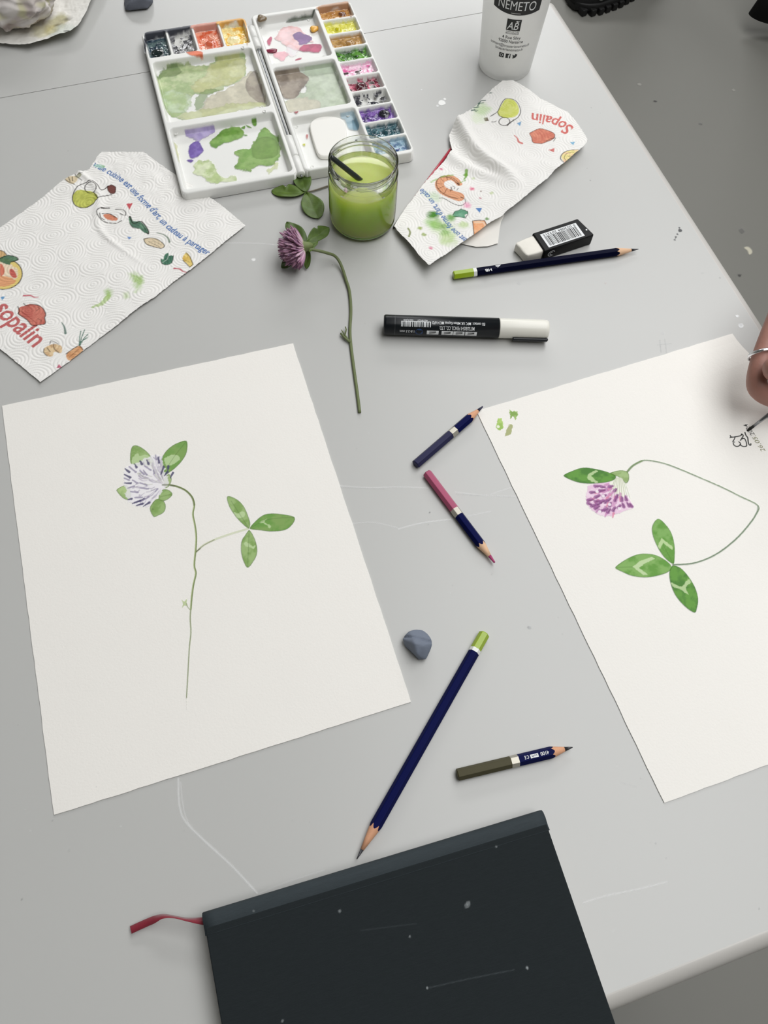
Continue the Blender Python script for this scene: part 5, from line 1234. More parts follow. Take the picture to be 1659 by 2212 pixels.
q0 = L * .695
V, F = xlathe([(0, 0), (MR * .90, 0), (MR * .98, .0008), (MR, .0020), (MR, q0), (MR * .9, q0 + .0002), (0, q0 + .0002)]); mesh('barrel', V, F, M['black_gloss'], mkr, True)
V, F = xlathe([(MR + .0001, L * .066), (MR + .0001, L * .0665), (MR - .0001, L * .067)]); mesh('barrel_ring', V, F, M['steel'], mkr, True)
V, F = xlathe([(0, q0 + .0004), (MR * .97, q0 + .0004), (MR * .985, q0 + .001), (MR * .96, L - .004), (MR * .93, L - .0015), (MR * .85, L - .0003), (0, L)]); mcap = mesh('cap', V, F, M['cap_white'], mkr, True)
bm = bmesh.new(); box(bm, q0 + .012, L - .0004, -.0026, .0026, -.0012, .0012, .0008); o = bmobj('clip', bm, M['black_gloss'], mcap)
o.matrix_local = Matrix.Rotation(math.radians(112), 4, 'X') @ Matrix.Translation((0, 0, MR + .0008))
# printing: angle measured from the top towards the camera
def mwrap(V, off=.00012):
    a = V[:, 1] / MR; r = MR + off; return np.stack([V[:, 0], r * np.sin(a), r * np.cos(a)], 1)


a1 = -.0058
fx = lambda c_: (c_ - 105) / 1410 * L                                   # photo crop x to metres along
wtext('MITSUBISHI PENCIL CO., LTD.', .0042, fx(722), -.0056, mwrap, PRW, mkr, bold=.004, flip=True, width=fx(870) - fx(572))
wtext('EU contact : MPC UK Milton Keynes MK14 6FD', .0034, fx(735), -.0018, mwrap, PRW, mkr, bold=.005, flip=True, width=fx(960) - fx(512))
wtext('MADE IN JAPAN', .0020, fx(310), -.0006, mwrap, PRW, mkr, flip=True, width=.0080); wtext('4902778916247', .0020, fx(430), -.0006, mwrap, PRW, mkr, flip=True, width=.0085)
V, F = gridpatch(fx(250), fx(500), lambda x: -.0068, lambda x: -.0022, 4, 6); mlab = mesh('barcode_label', mwrap(V), F, PRW, mkr)
rs = random.Random(8); x = fx(256)
while x < fx(492):
    w = rs.choice([.0003, .0005, .0008, .0011]); V, F = gridpatch(x, x + w, lambda x: -.0068, lambda x: -.0027, 1, 5); o = mesh('barcode_bar', mwrap(V, .00022), F, M['black_gloss'], mlab); x += w + rs.choice([.0004, .0006, .0008])
wtext('1.8-2.5 mm', .0034, fx(302), -.0098, mwrap, PRW, mkr, bold=.006, flip=True, width=fx(362) - fx(240))
dk = np.stack([fx(405) + .0032 * np.cos(t_), -.0112 + .0030 * np.sin(t_)], 1); mesh('printed_emblem', mwrap(dk), [tuple(range(20))], mat('blue_print', (34, 64, 110), .4, noise=.03), mkr)
for a, b in ((470, 570), (595, 692), (696, 790), (796, 895)):
    V, F = gridpatch(fx(a), fx(b), lambda x: -.0136, lambda x: -.0096, 3, 5); pic = mesh('printed_pictogram', mwrap(V), F, PRW, mkr)
    for k in range(3):
        y0 = -.0128 + k * .0010; xx = fx(a) + .002; V = np.array([(xx, y0), (xx + .0055, y0 + .0012 - k * .0005), (xx + .0057, y0 + .0016 - k * .0005), (xx, y0 + .0004)]); mesh('drawn_line', mwrap(V, .00024), [(0, 1, 2, 3)], PRK, pic)

# ================================================================== ERASER
p0 = T(1150, 503.8, .0125); p1 = T(1254, 470, .0125); p3 = T(1172, 538.5, .0125)
ea = math.atan2(*(p1 - p0)[::-1]); er = thing('eraser', 'white vinyl eraser in a black card sleeve with a barcode', 'eraser', (p0[0], p0[1], ZT), ea)
fe = Frame(p0, ea); q1 = fe.loc(T(1276, 500, .0125)); q3 = fe.loc(p3); qw = fe.loc(T(1121, 530, .008)); print('eraser local', q1, q3, qw, fe.loc(p1))
SLn = float(q1[0]); SW = .0225
bm = bmesh.new(); box(bm, -.0170, .012, -SW + .0008, -.0008, .0004, .0118, .0016, 3)
for v in bm.verts:
    if v.co.x < -.005:
        k = (-.005 - v.co.x) / .012; v.co.y += (-.0015 * k if v.co.y > -SW / 2 else .0026 * k); v.co.z = .0004 + (v.co.z - .0004) * (1 - .16 * k)
        v.co.x += .0012 * math.sin(v.co.y * 600)
bmesh.ops.subdivide_edges(bm, edges=bm.edges[:], cuts=2, use_grid_fill=True)
for v in bm.verts:
    if v.co.x < -.002: v.co += Vector(mnoise.noise_vector(v.co * 260)) * .0006
bmobj('rubber_block', bm, M['rubber'], er, True)
bm = bmesh.new(); box(bm, .0, SLn + .001, -SW, 0, .0002, .0125, .0010, 2)
for v in bm.verts:
    if v.co.x > SLn - .004 and v.co.y > -SW * .75: v.co.x -= .0018 * (v.co.y / SW + .75) * 3
bmobj('card_sleeve', bm, M['card'], er)
zt = .01262
fl2 = lambda V, off=0: np.stack([V[:, 0], V[:, 1], np.full(len(V), zt + off)], 1)
V, F = gridpatch(.0055, SLn - .0060, lambda x: -SW + .0035, lambda x: -.0035, 2, 2)
bar0 = .0055; bar1 = SLn - .0075
V, F = gridpatch(bar0, bar1, lambda x: -.0205, lambda x: -.0040, 2, 2); elab = mesh('barcode_label', fl2(V), F, PRW, er)
x = bar0 + .0022; rs = random.Random(2)
while x < bar1 - .0026:
    w = rs.choice([.0004, .0006, .0010]); V, F = gridpatch(x, x + w, lambda x: -.0192, lambda x: -.0078, 1, 1); mesh('barcode_bar', fl2(V, .0001), F, PRK, elab); x += w + rs.choice([.0004, .0005, .0008])
wtext('5 023084 203315', .0034, (bar0 + bar1) / 2, -.0050, lambda V: fl2(V, .0001), PRK, er, flip=True, width=bar1 - bar0 - .004, bold=.005)
dk = np.stack([SLn - .0026 + .0008 * np.cos(t_), -.0150 + .0008 * np.sin(t_)], 1); mesh('printed_dot', fl2(dk), [tuple(range(20))], PRW, er)
ar = np.linspace(.4, 5.4, 18); ri, ro2 = .0030, .0037; vv = [(.0085 + ri * math.cos(a), .0062 + ri * math.sin(a) * .9) for a in ar] + [(.0085 + ro2 * math.cos(a), .0062 + ro2 * math.sin(a) * .9) for a in ar]
V = np.array([(x, -SW - .00015, z) for x, z in vv]); mesh('printed_emblem', V, [(i, i + 1, 19 + i, 18 + i) for i in range(17)], PRW, er)
vv = [(.0085 + .0018 * math.cos(a), .0062 + .0018 * math.sin(a)) for a in np.linspace(1, 5.2, 14)] + [(.0085 + .0012 * math.cos(a), .0062 + .0012 * math.sin(a)) for a in np.linspace(1, 5.2, 14)]
mesh('printed_emblem', np.array([(x, -SW - .00015, z) for x, z in vv]), [(i, i + 1, 15 + i, 14 + i) for i in range(13)], PRW, er)


# ================================================================== PUTTY ERASERS
def putty(label, px, h, pts3, m, seed):
    P0 = T3(*px, 0); t = tag(bpy.data.objects.new('putty_eraser', None), label, 'eraser', 'grey putty erasers'); bm = bmesh.new()
    for p in pts3:
        v = T3(p[0], p[1], p[2]); bm.verts.new(v - P0)
    bmesh.ops.convex_hull(bm, input=bm.verts[:]); bmesh.ops.subdivide_edges(bm, edges=bm.edges[:], cuts=9, use_grid_fill=True)
    for i in range(5): bmesh.ops.smooth_vert(bm, verts=bm.verts[:], factor=.5, use_axis_x=True, use_axis_y=True, use_axis_z=True)
    for v in bm.verts:
        n = mnoise.noise(v.co * 120 + Vector((seed, 0, 0))); v.co += v.co.normalized() * n * .0012
        v.co.z = max(v.co.z, .0002)
        e = abs((v.co - Vector(crl[0])).dot(Vector(crl[1]).normalized())); v.co.z -= .0026 * math.exp(-(e / .0008) ** 2) * (1 if v.co.z > .004 else 0)
    me = bpy.data.meshes.new('putty_eraser'); bmesh.ops.recalc_face_normals(bm, faces=bm.faces[:]); bm.to_mesh(me); bm.free(); me.polygons.foreach_set('use_smooth', np.ones(len(me.polygons), bool)); me.materials.append(m)
    bpy.data.objects.remove(t); o = bpy.data.objects.new('putty_eraser', me); COL.objects.link(o); o.location = P0; return tag(o, label, 'eraser', 'grey putty erasers')


crl = ((0, .0035, .006), (.12, 1.0, 0))
putty('small blue-grey putty eraser right of the lilac clover painting', (900, 1398), 0, [(868, 1380, .006), (872, 1395, .001), (905, 1428, .001), (922, 1428, .004), (930, 1390, .001), (935, 1388, .008), (905, 1362, .006), (885, 1362, .008), (880, 1370, .001), (915, 1360, .001), (895, 1390, .015), (918, 1396, .012), (900, 1415, .010)], M['putty'], 1)
crl = ((0, .0, .006), (.3, 1.0, 0))
putty('dark grey putty eraser at the top edge beside the crumpled towel', (300, -5), 0, [(266, 5, .001), (268, 22, .003), (280, 26, .001), (318, 22, .001), (332, 8, .001), (330, -20, .004), (300, -40, .001), (270, -25, .001), (285, 0, .013), (312, -6, .013), (300, -25, .011), (325, 2, .008)], M['putty2'], 5)

# ================================================================== NOTEBOOK
BH = .0170
bA = T(437, 1970, BH); bB = T(1170, 1748, BH); bR = T(1330, 2212, BH)
ba = math.atan2(*(bB - bA)[::-1]); Wb = float(np.linalg.norm(bB - bA)); fb = Frame(bA, ba); print('book', math.degrees(ba), Wb, fb.loc(bR), fb.loc(T(466, 2212, BH)))
bk = thing('notebook', 'dark charcoal cloth-bound notebook at the bottom edge of the table', 'book', (bA[0], bA[1], ZT), ba)
D = .152; ct_ = .0026
def ys(x): return 0
bm = bmesh.new(); box(bm, 0, Wb, -D, -.009, BH - ct_, BH, .0007, 2)
bmesh.ops.subdivide_edges(bm, edges=[e for e in bm.edges if e.calc_length() > .05], cuts=6, use_grid_fill=True); bmobj('front_cover', bm, M['cloth'], bk)
bm = bmesh.new(); box(bm, 0, Wb, -D, -.009, .0003, ct_ + .0003, .0007, 2); bmobj('back_cover', bm, M['cloth'], bk)
bm = bmesh.new(); box(bm, .0035, Wb - .0035, -D + .004, -.006, ct_ + .0004, BH - ct_ - .0001, .0003, 1); bmobj('page_block', bm, M['pages'], bk)
# rounded spine
pr = [(-.0130, BH + .0001), (-.0105, BH - .0006), (-.0085, BH - .0003), (-.0050, BH + .0003), (-.0020, BH - .0008), (-.0004, BH - .0030), (.0002, BH / 2), (-.0004, .0030), (-.0030, .0008), (-.0130, .0004)]
pi = [(y - .0016 if k_ not in (0, 9) else y, z + (-.0018 if z > BH / 2 else .0018)) for k_, (y, z) in enumerate(pr)]
V = []; F = []; k = len(pr) * 2; loop = pr + pi[::-1]; xs = np.linspace(-.0006, Wb + .0006, 30)
for x in xs:
    for (y, z) in loop: V.append((x, y, z))
for i in range(len(xs) - 1):
    for j in range(k): F.append((i * k + j, (i + 1) * k + j, (i + 1) * k + (j + 1) % k, i * k + (j + 1) % k))
F.append(tuple(range(k))); F.append(tuple((len(xs) - 1) * k + j for j in range(k))[::-1])
mesh('spine', V, F, M['spine'], bk, True)
wb_ = Cv(fb, 0, -D, Wb, 0, .0005, BH)
for x, y, r, al in ((1012, 1953, .0018, .45), (1008, 1957, .0015, .35), (1139, 2091, .0010, .9), (734, 1968, .0012, .5), (923, 2134, .0007, .8), (885, 2023, .0007, .6), (610, 2205, .0008, .5), (1072, 1829, .0007, .6), (548, 1968, .0008, .4)): wb_.dot((x, y), r * .75, (150, 156, 158), al, wob=r * .5, ws=r)
wb_.line([(925, 2134), (1010, 2115), (1110, 2095)], .0004, (84, 92, 96), .5, jit=.0003); wb_.line([(780, 2010), (900, 1995)], .0004, (72, 80, 84), .4)
wb_.mesh('scuff_marks', M['ink'], bk, BH + .00015, under=.015)['kind'] = 'stuff'
# ribbon
rp = [(445, 1990, .0100), (425, 1989, .0095), (400, 1986, .0085), (375, 1981, .0085), (352, 1980, .0080), (335, 1986, .0060), (318, 1993, .0040), (300, 2001, .0030), (283, 2009, .0022)]
ctr = [fb.loc(T(x, y, z)) for x, y, z in rp]; V = []; F = []
sp_ = spline([(c_[0], c_[1], r_[2]) for c_, r_ in zip(ctr, rp)], 5)
for i, p in enumerate(sp_):
    t_2 = sp_[min(i + 1, len(sp_) - 1)] - sp_[max(i - 1, 0)]; t_2 = Vector(t_2).normalized(); s = i / (len(sp_) - 1); tw = 0.15 + 1.15 * math.sin(min(1, s * 1.5) * math.pi)
    side = Vector((0, 0, 1)).cross(t_2).normalized(); dirv = side * math.cos(tw) + Vector((0, 0, 1)) * math.sin(tw); hw = .0022
    for sg in (-1, 1):
        for nn in (0, .00025): V.append(tuple(Vector(p) + dirv * hw * sg + t_2.cross(dirv) * nn + Vector((0, 0, .0002))))
for i in range(len(sp_) - 1):
    a = i * 4; b = a + 4
    for q, w in ((0, 2), (2, 3), (3, 1), (1, 0)): F.append((a + q, a + w, b + w, b + q))
for v_i, v in enumerate(V):
    if v[2] < .0005: V[v_i] = (v[0], v[1], .0005 + (v_i % 2) * .0002)
mesh('ribbon_bookmark', V, F, M['ribbon'], bk, True)['label'] = 'red ribbon bookmark'


# ================================================================== CLOVER
def leaflet(parent, base, tipp, width, hz, tilt=0.0, notch=None, dark=0.0, chev=True, name='leaf', pale=(112, 142, 84), shape=.42, tiph=None):
    "leaf from base to tip (photo pixels), width in metres, hz height"
    O = parent.location; A = T3(*base, hz); B = T3(*tipp, hz if tiph is None else tiph); d = B - A; L = d.length; xa = d.normalized(); ya = Vector((0, 0, 1)).cross(xa).normalized(); za = xa.cross(ya)
    n, k = 26, 14; V = []; F = []; Cc = []; g1, g2 = np.array([90, 114, 44.]), np.array([62, 84, 34.])
    for i in range(n + 1):
        s = i / n; hw = width / 2 * (max(math.sin(math.pi * s ** 1.18), .01) ** .60 if 0 < s < 1 else 0.03)
        for j in range(k + 1):
            t = j / k * 2 - 1; w = hw
            if notch and abs(s - notch[0]) < .07 and t * notch[1] > 0: w = hw * (1 - notch[2] * (1 - abs(s - notch[0]) / .07))
            z = .0016 * abs(t) * (width / .018) - .0022 * s * s + .0006 * math.sin(s * 9 + t * 3) + tilt * t * w
            p = A + xa * (s * L) + ya * (t * w) + za * z; p.z = max(p.z, ZT + .0004 + .0003 * abs(t)); V.append(tuple(p - O))
            c_ = g1 * (1 - dark) + g2 * dark; vv_ = mnoise.noise(Vector((s * 6, t * 3, L * 900))) * .5 + .5; c_ = c_ * (.88 + .24 * vv_)
            if chev:
                dd = abs(s - (.45 + .22 * (1 - abs(t)))); q = math.exp(-(dd / .05) ** 2) * .55; c_ = c_ * (1 - q) + np.array(pale) * q
            if abs(t) < .08: c_ = c_ * .75 + np.array([120, 144, 88.]) * .25
            vein = .5 + .5 * math.cos((s - abs(t) * .25) * 70); c_ = c_ * (1 - .05 * vein); Cc.append(tuple(lin(c_)) + (1,))
    for i in range(n):
        for j in range(k): q = i * (k + 1) + j; F.append((q, q + 1, q + k + 2, q + k + 1))
    o = mesh(name, V, F, M['leaf'], parent, True, Cc)
    sm = o.modifiers.new('thickness', 'SOLIDIFY'); sm.thickness = .00025; sm.offset = -1
    return o


K = lambda x, y: (560 + x / 4.8794, 260 + y / 4.8794)
O_ = T3(*K(490, 765), 0)
cl = thing('clover_leaf', 'picked three-part clover leaf lying between the palette and the jar', 'leaf', O_)
leaflet(cl, K(492, 765), K(422, 520), .0170, .0024, notch=(.78, -1, .35), chev=True, dark=.3, tiph=.0040)
leaflet(cl, K(485, 768), K(128, 735), .0160, .0024, notch=(.60, -1, .55), chev=False)
leaflet(cl, K(495, 770), K(622, 1028), .0205, .0022, chev=True)
pts = [T3(*K(x, y), h) - O_ for x, y, h in ((488, 762, .002), (560, 745, .0016), (640, 720, .0016), (712, 695, .0016), (740, 688, .0014))]
V, F = tube(pts, .0007, 8); mesh('leaf_stalk', V, F, M['stem_pale'], cl, True)

O_ = T3(*K(480, 1340), 0)
cf = thing('clover_flower', 'freshly picked purple clover flower on a long bent stem', 'flower', O_)
hc = T3(*K(462, 1335), .020); ax = (T3(*K(255, 1375), .0175) - hc).normalized()                # flower axis points left in the picture
leaflet(cf, K(505, 1300), K(285, 1060), .0130, .016, name='leaf', chev=False, dark=.6, tiph=.012)
leaflet(cf, K(500, 1290), K(735, 1115), .0112, .020, name='leaf', notch=(.6, 1, .5), chev=False, dark=.4, tiph=.018, tilt=.5)
leaflet(cf, K(420, 1400), K(232, 1545), .0110, .007, name='leaf', chev=False, dark=.9, tiph=.003)
leaflet(cf, K(515, 1330), K(497, 1565), .0066, .016, name='leaf', chev=False, dark=.3, tiph=.004)
leaflet(cf, K(525, 1390), K(612, 1255), .0048, .020, name='leaf', chev=False, dark=.2, tiph=.020)
# calyx
V, F = lathe([(0, -.003), (.0022, -.002), (.0036, .001), (.0050, .006), (.0044, .009), (0, .011)], 20); o = mesh('calyx', V, F, M['sepal'], cf, True)
o.matrix_local = Matrix.Translation(hc - ax * .006 - O_) @ ax.to_track_quat('Z', 'Y').to_matrix().to_4x4()
# florets: each a slender folded petal
fl_me = []
for vi, (ca_, cb_) in enumerate((((170, 122, 152), (216, 178, 198)), ((194, 142, 172), (226, 194, 210)), ((146, 108, 142), (208, 168, 190)), ((206, 164, 188), (234, 212, 220)))):
    V = []; F = []; Cc = []; n = 8; k = 6
    for i in range(n + 1):
        s = i / n; w = .00072 * (0.35 + 1.1 * math.sin(min(1, s * 1.12) * math.pi * .86) ** .8) if i < n else .00012
        for j in range(k):
            a = 2 * math.pi * j / k; V.append((w * math.cos(a), w * .75 * math.sin(a) + .0016 * s * s, s * .0125))
            c_ = np.array(cb_) * (1 - s) + np.array(ca_) * s
            if s < .25: c_ = c_ * (s / .25) + np.array([188, 190, 150.]) * (1 - s / .25)
            if s > .86: c_ = c_ * .82
            Cc.append(tuple(lin(c_)) + (1,))
    for i in range(n):
        for j in range(k): j2 = (j + 1) % k; F.append((i * k + j, i * k + j2, (i + 1) * k + j2, (i + 1) * k + j))
    F.append(tuple(n * k + j for j in range(k)))
    o = mesh('floret', V, F, M['petal'], None, True, Cc); fl_me.append(o.data); bpy.data.objects.remove(o)
rs = random.Random(6); NF = 240; q0r = ax.to_track_quat('Z', 'Y')
for i in range(NF):
    # golden spiral over slightly more than a hemisphere, in the flower's own axis
    zc = 1 - (i + .5) / NF * 1.12; a = i * 2.39996; r_ = math.sqrt(max(0, 1 - zc * zc)); dl = Vector((r_ * math.cos(a), r_ * math.sin(a), zc))
    dl = (dl + Vector((rs.uniform(-.13, .13), rs.uniform(-.13, .13), .50))).normalized()
    sc = rs.uniform(1.15, 1.5) * (1.12 if zc > .6 else 1.0 if zc > 0 else .85); dw = q0r @ dl
    base = hc - O_ + (q0r @ Vector((r_ * math.cos(a) * .0035, r_ * math.sin(a) * .0035, zc * .003 - .001)))
    end = base + dw * .0125 * sc
    if end.z < .0015: dw.z += (.0015 - end.z) / .0125; dw.normalize()
    o = bpy.data.objects.new('floret', fl_me[i % 4]); COL.objects.link(o); o.parent = cf
    o.matrix_local = Matrix.Translation(base) @ dw.to_track_quat('Z', 'Y').to_matrix().to_4x4() @ Matrix.Diagonal((sc, sc, sc, 1))
sp3 = [(505, 1355, .0200), (560, 1362, .0195), (640, 1378, .0180), (720, 1400, .0150), (790, 1425, .0100), (840, 1480, .0062), (880, 1570, .0036), (915, 1680, .0024)]
pp = [T3(*K(x, y), h) - O_ for x, y, h in sp3] + [T3(x, y, h) - O_ for x, y, h in ((755, 630, .0020), (758, 670, .0016), (756, 712, .0014), (758, 745, .0014), (765, 800, .0014), (772, 850, .0014), (777, 891, .0014))]
pp = spline([tuple(p) for p in pp], 5); V, F = tube(pp, [.0013] * len(pp), 10); mesh('stem', V, F, M['stem'], cf, True)
for pts, r in (([(757, 740, .002), (748, 728, .0028), (741, 718, .0030), (737, 712, .003)], .0008), ([(757, 740, .002), (745, 730, .0026), (736, 720, .0030)], .0011), ([(745, 724, .003), (748, 712, .0035), (746, 706, .003)], .0006)):
    V, F = tube([T3(x, y, h) - O_ for x, y, h in pts], [r, r, r * .8, r * .3][:len(pts)], 8); mesh('side_bud', V, F, M['stem'], cf, True)


# ================================================================== HAND WITH RING AND BRUSH
def skin_mesh(name, chains, m, parent, O, sub=2, root=None):
    "chains: list of lists of (pos,radius); first point of a chain may be an index tuple ('@',chain,i)"
    verts = []; rad = []; edges = []; idx = {}
    for ci, ch in enumerate(chains):
        prev = None
        for pi_, it in enumerate(ch):
            if it[0] == '@': k_ = idx[(it[1], it[2])]
            else:
                k_ = len(verts); verts.append(tuple(Vector(it[0]) - O)); rad.append(it[1])
            idx[(ci, pi_)] = k_
            if prev is not None: edges.append((prev, k_))
            prev = k_
    me = bpy.data.meshes.new(name); me.from_pydata(verts, edges, []); o = bpy.data.objects.new(name, me); COL.objects.link(o)
    sk_ = o.modifiers.new('skin', 'SKIN'); sk_.use_smooth_shade = True; sk_.branch_smoothing = .6
    for i, r in enumerate(rad):
        v = me.skin_vertices[0].data[i]; v.radius = (r, r) if not isinstance(r, tuple) else r; v.use_root = (i == 0)
    sb = o.modifiers.new('sub', 'SUBSURF'); sb.levels = sub; sb.render_levels = sub
    bpy.context.view_layer.update(); ev = o.evaluated_get(bpy.context.evaluated_depsgraph_get()); nm = bpy.data.meshes.new_from_object(ev)
    bpy.data.objects.remove(o); nm.materials.clear(); nm.materials.append(m); nm.polygons.foreach_set('use_smooth', np.ones(len(nm.polygons), bool)); nm.name = name
    o2 = bpy.data.objects.new(name, nm); COL.objects.link(o2); o2.parent = parent; return o2


hp = lambda x, y, h: T3(x, y, h)
HO = T3(1720, 760, 0)
person = thing('person', "person's right hand with a silver ring, holding a brush at the right edge", 'person', HO)
wr0 = hp(1905, 560, .060)
chains = [
    [(hp(2120, 380, .10), .026), (hp(2000, 480, .075), .025), (wr0, .024), (hp(1840, 610, .058), .024), (hp(1790, 640, .056), .020)],
    # index: ringed, hooked
    [('@', 0, 4), (hp(1712, 625, .058), .0118), (hp(1688, 672, .057), .0100), (hp(1655, 745, .050), .0084), (hp(1640, 790, .045), .0086), (hp(1631, 832, .039), .0090), (hp(1645, 850, .035), .0084), (hp(1684, 866, .026), .0080), (hp(1718, 893, .017), .0066)],
    # thumb
    [('@', 0, 3), (hp(1830, 690, .056), .0150), (hp(1790, 745, .058), .0125), (hp(1735, 780, .060), .0110), (hp(1688, 795, .060), .0108), (hp(1646, 801, .058), .0092)],
    # middle
    [('@', 0, 4), (hp(1790, 600, .044), .0120), (hp(1752, 690, .040), .0095), (hp(1706, 800, .026), .0085), (hp(1712, 866, .012), .0078), (hp(1752, 900, .008), .0062)],
    # ring finger
    [('@', 0, 4), (hp(1815, 590, .036), .0115), (hp(1790, 690, .030), .0092), (hp(1750, 810, .018), .0082), (hp(1775, 872, .009), .0075), (hp(1815, 895, .0085), .0062)],
    # little finger
    [('@', 0, 3), (hp(1870, 600, .030), .0110), (hp(1850, 700, .022), .0085), (hp(1815, 800, .012), .0074), (hp(1845, 862, .0078), .0066), (hp(1880, 880, .0078), .0055)],
]
hand = skin_mesh('hand', chains, M['skin'], person, HO)
# sleeve beyond the wrist
V, F = tube([hp(2040, 445, .082) - HO, hp(2130, 372, .102) - HO, hp(2500, 60, .16) - HO, hp(2800, -200, .24) - HO], [.034, .038, .046, .055], 28); mesh('sleeve', V, F, M['sleeve'], person, True)
# ring on the index finger
ra = hp(1688, 672, .057); rb = hp(1655, 745, .050); rc_ = hp(1648, 767, .0475) + Vector((-.0008, 0, 0)); axr = ((rb - ra).normalized() + Vector((.55, -.10, 0))).normalized(); qr = axr.to_track_quat('Z', 'Y')
V = []; F = []; n = 48
for i in range(n):
    a = 2 * math.pi * i / n
    for (dr_, dz) in ((-.0004, -.0012), (.0005, -.0012), (.0007, 0), (.0005, .0012), (-.0004, .0012)): V.append(tuple(qr @ Vector(((.0100 + dr_) * math.cos(a), (.0100 + dr_) * math.sin(a), dz)) + rc_ - HO))
for i in range(n):
    for j in range(5): F.append((i * 5 + j, i * 5 + (j + 1) % 5, ((i + 1) % n) * 5 + (j + 1) % 5, ((i + 1) % n) * 5 + j))
mesh('finger_ring', V, F, M['silver'], person, True)['label'] = 'silver band ring'
# brush
b0 = hp(1610, 934, .0012); b1 = hp(1659, 903, .0090); b2 = hp(1800, 790, .0640); dr = (b2 - b0).normalized()
br = thing('paintbrush', 'fine brush held in the hand, its black tip touching the written date', 'paintbrush', b0)
V, F = tube([(0, 0, 0), dr * .002, dr * .005, dr * .0085], [.0002, .0008, .0013, .0011], 10); mesh('bristles', V, F, M['bristle'], br, True)
V, F = tube([dr * .0082, dr * .016, dr * .030], [.0011, .0014, .0021], 12); mesh('ferrule', V, F, M['steel'], br, True)
V, F = tube([dr * .0300, dr * .055, dr * .12, dr * .17], [.0021, .0030, .0024, .0012], 12); mesh('handle', V, F, M['dark_brush'], br, True)

# ================================================================== PEOPLE STANDING BEYOND THE TABLE
so = T(1258, 8, -ZT); sa = math.radians(33); cs_, sn_ = math.cos(sa), math.sin(sa)
pA = thing('person', 'person in black by the table corner, black sneaker with grey tick in view', 'person', (so[0], so[1], 0), sa)
n = 30; k = 28; Ls = .29


def section(s):
    w = .050 * (math.sin(min(1, (s + .02) * 4.2) * math.pi / 2) ** .5) * (1 - .22 * sstep(.35, .62, s)) * (1 if s < .9 else math.cos((s - .9) / .1 * 1.2)); w = max(float(w), .004)
    h = .045 + .055 * float(sstep(.18, .55, s)); h = h * (math.sin(min(1, (s + .03) * 5) * math.pi / 2) ** .6); return w, float(h)


def loft(f, m, name, parent):
    V = []; F = []
    for i in range(n + 1):
        s = i / n; w, h = section(s)
        for j in range(k):
            a = 2 * math.pi * j / k; x, z = f(a, w, h); V.append((s * Ls - .04, x, z))
    for i in range(n):
        for j in range(k): j2 = (j + 1) % k; F.append((i * k + j, i * k + j2, (i + 1) * k + j2, (i + 1) * k + j))
    F.append(tuple(range(k))[::-1]); F.append(tuple(n * k + j for j in range(k)))
    return mesh(name, V, F, m, parent, True)


def sneaker(off):
    up = loft(lambda a, w, h: (w * .93 * math.copysign(abs(math.cos(a)) ** .7, math.cos(a)), .020 + h * max(0, math.sin(a)) ** .8 + (.0 if math.sin(a) > 0 else .004 * math.sin(a))), M['shoe'], 'sneaker', pA); up.location = off
    loft(lambda a, w, h: (w * 1.04 * math.copysign(abs(math.cos(a)) ** .35, math.cos(a)), .016 + .011 * math.copysign(abs(math.sin(a)) ** .4, math.sin(a))), M['sole'], 'sole', up)
    for i in range(13):                                                     # chunky tread lugs along both sides
        s = .06 + i * .072
        for sg in (-1, 1):
            w, h = section(min(.97, s)); bm = bmesh.new(); box(bm, s * Ls - .050, s * Ls - .035, sg * w * 1.00 - .010, sg * w * 1.00 + .010, .0005, .017, .003); bmobj('tread_lug', bm, M['sole'], up)
    for q in range(5):                                                      # laces across the instep
        x = .050 + q * .022; w, h = section((x + .04) / Ls); pts = [(x, w * .55 * math.cos(a), .021 + h * math.sin(a) ** .8 + .001) for a in np.linspace(.7, math.pi - .7, 9)]
        V, F = tube(pts, .0028, 8); mesh('lace', V, F, M['sole'], up, True)
    return up


up = sneaker((0, 0, 0)); sneaker((.12, .26, 0))
em = [(-.014, .0), (-.004, -.007), (.010, -.004), (.036, .016), (.014, .004), (.000, .001), (-.008, .005)]
V = []
for x, y in em:
    w, h = section((.018 + x + .04) / Ls); zz = .036 + y * .8; sa_ = math.asin(min(1, max(.02, (zz - .020) / h)) ** 1.25); V.append((.018 + x, -w * .93 * math.cos(sa_) ** .7 - .0022, zz))
o = mesh('emblem', V, [tuple(range(len(em)))], M['grey_mark'], up); o['label'] = 'grey curved tick'
sol = o.modifiers.new('thickness', 'SOLIDIFY'); sol.thickness = .002
body = [[(Vector((.19, .0, .10)) + Vector((0, 0, 0)), .046), (Vector((.19, .02, .45)), .056), (Vector((.20, .07, .85)), .085), (Vector((.20, .13, .98)), .115), (Vector((.20, .13, 1.15)), .115), (Vector((.20, .13, 1.36)), .12), (Vector((.20, .13, 1.46)), .06)],
        [('@', 0, 3), (Vector((.22, .19, .85)), .085), (Vector((.26, .24, .45)), .056), (Vector((.31, .26, .10)), .046)]]
skin_mesh('black_clothing', body, M['black_cloth'], pA, Vector((0, 0, 0)))
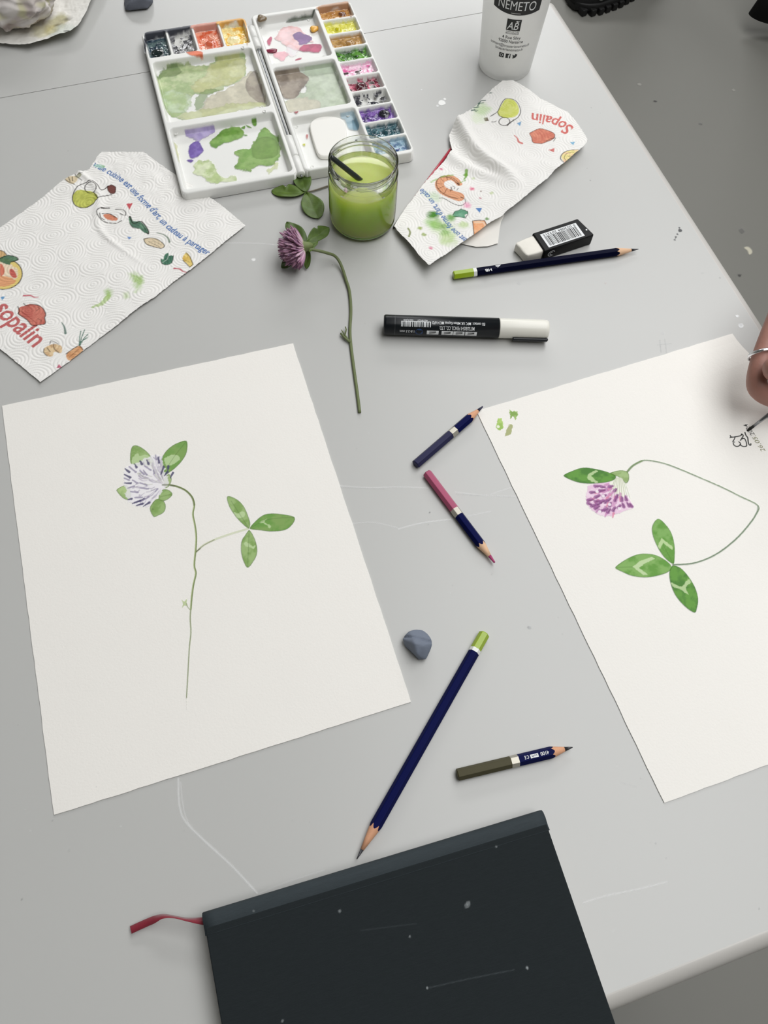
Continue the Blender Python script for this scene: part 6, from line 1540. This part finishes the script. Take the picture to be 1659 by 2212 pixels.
V, F = lathe([(0, -.115), (.045, -.10), (.068, -.05), (.076, 0), (.072, .06), (.045, .105), (0, .118)], 28); o = mesh('head', V, F, M['skin'], pA, True, loc=(.19, .13, 1.62))
V, F = lathe([(.074, -.03), (.084, .0), (.080, .065), (.05, .115), (0, .130)], 28); o = mesh('hair', V, F, M['sleeve'], pA, True, loc=(.205, .13, 1.62))

hc0 = T(1697, 40, -ZT + .045)
leg = thing('person', 'person in wide black trousers at the top right corner, only the hem in view', 'person', (hc0[0], hc0[1], 0))
V = []; F = []; n = 40
rings = ((.045, .092), (.10, .078), (.20, .068), (.35, .066), (.60, .072), (.86, .085), (.86, .078), (.35, .058), (.20, .060), (.10, .070), (.047, .086))
for z, r in rings:
    cx2, cy2 = .01 * z, .05 * z
    for i in range(n):
        a = 2 * math.pi * i / n; rr_ = r * (1 + .05 * math.sin(3 * a + .6)); V.append((cx2 + rr_ * math.cos(a), cy2 + rr_ * (.30 + .6 * min(1, z / .5)) * math.sin(a), z))
for j in range(len(rings)):
    j2 = (j + 1) % len(rings)
    for i in range(n): i2 = (i + 1) % n; F.append((j * n + i, j * n + i2, j2 * n + i2, j2 * n + i))
mesh('trouser_leg', V, F, M['black_cloth'], leg, True)
V, F = tube([(.04, .05, .0), (.04, .05, .02), (.03, .04, .06), (.01, .03, .45), (.01, .04, .84)], [.040, .044, .035, .045, .060], 20); mesh('lower_leg', V, F, M['sole'], leg, True)
V, F = tube([(.01, .05, .84), (.05, .06, .98), (.10, .07, 1.20), (.10, .07, 1.40), (.10, .07, 1.48)], [.09, .14, .15, .15, .06], 24); mesh('black_top', V, F, M['black_cloth'], leg, True)
V, F = lathe([(0, -.115), (.045, -.10), (.068, -.05), (.076, 0), (.072, .06), (.045, .105), (0, .118)], 28); mesh('head', V, F, M['skin'], leg, True, loc=(.10, .07, 1.62))
V, F = lathe([(.074, -.03), (.084, .0), (.080, .065), (.05, .115), (0, .130)], 28); mesh('hair', V, F, M['sleeve'], leg, True, loc=(.10, .075, 1.62))
print('objects', len(bpy.data.objects), 'tris', sum(len(m_.polygons) for m_ in bpy.data.meshes) * 2)
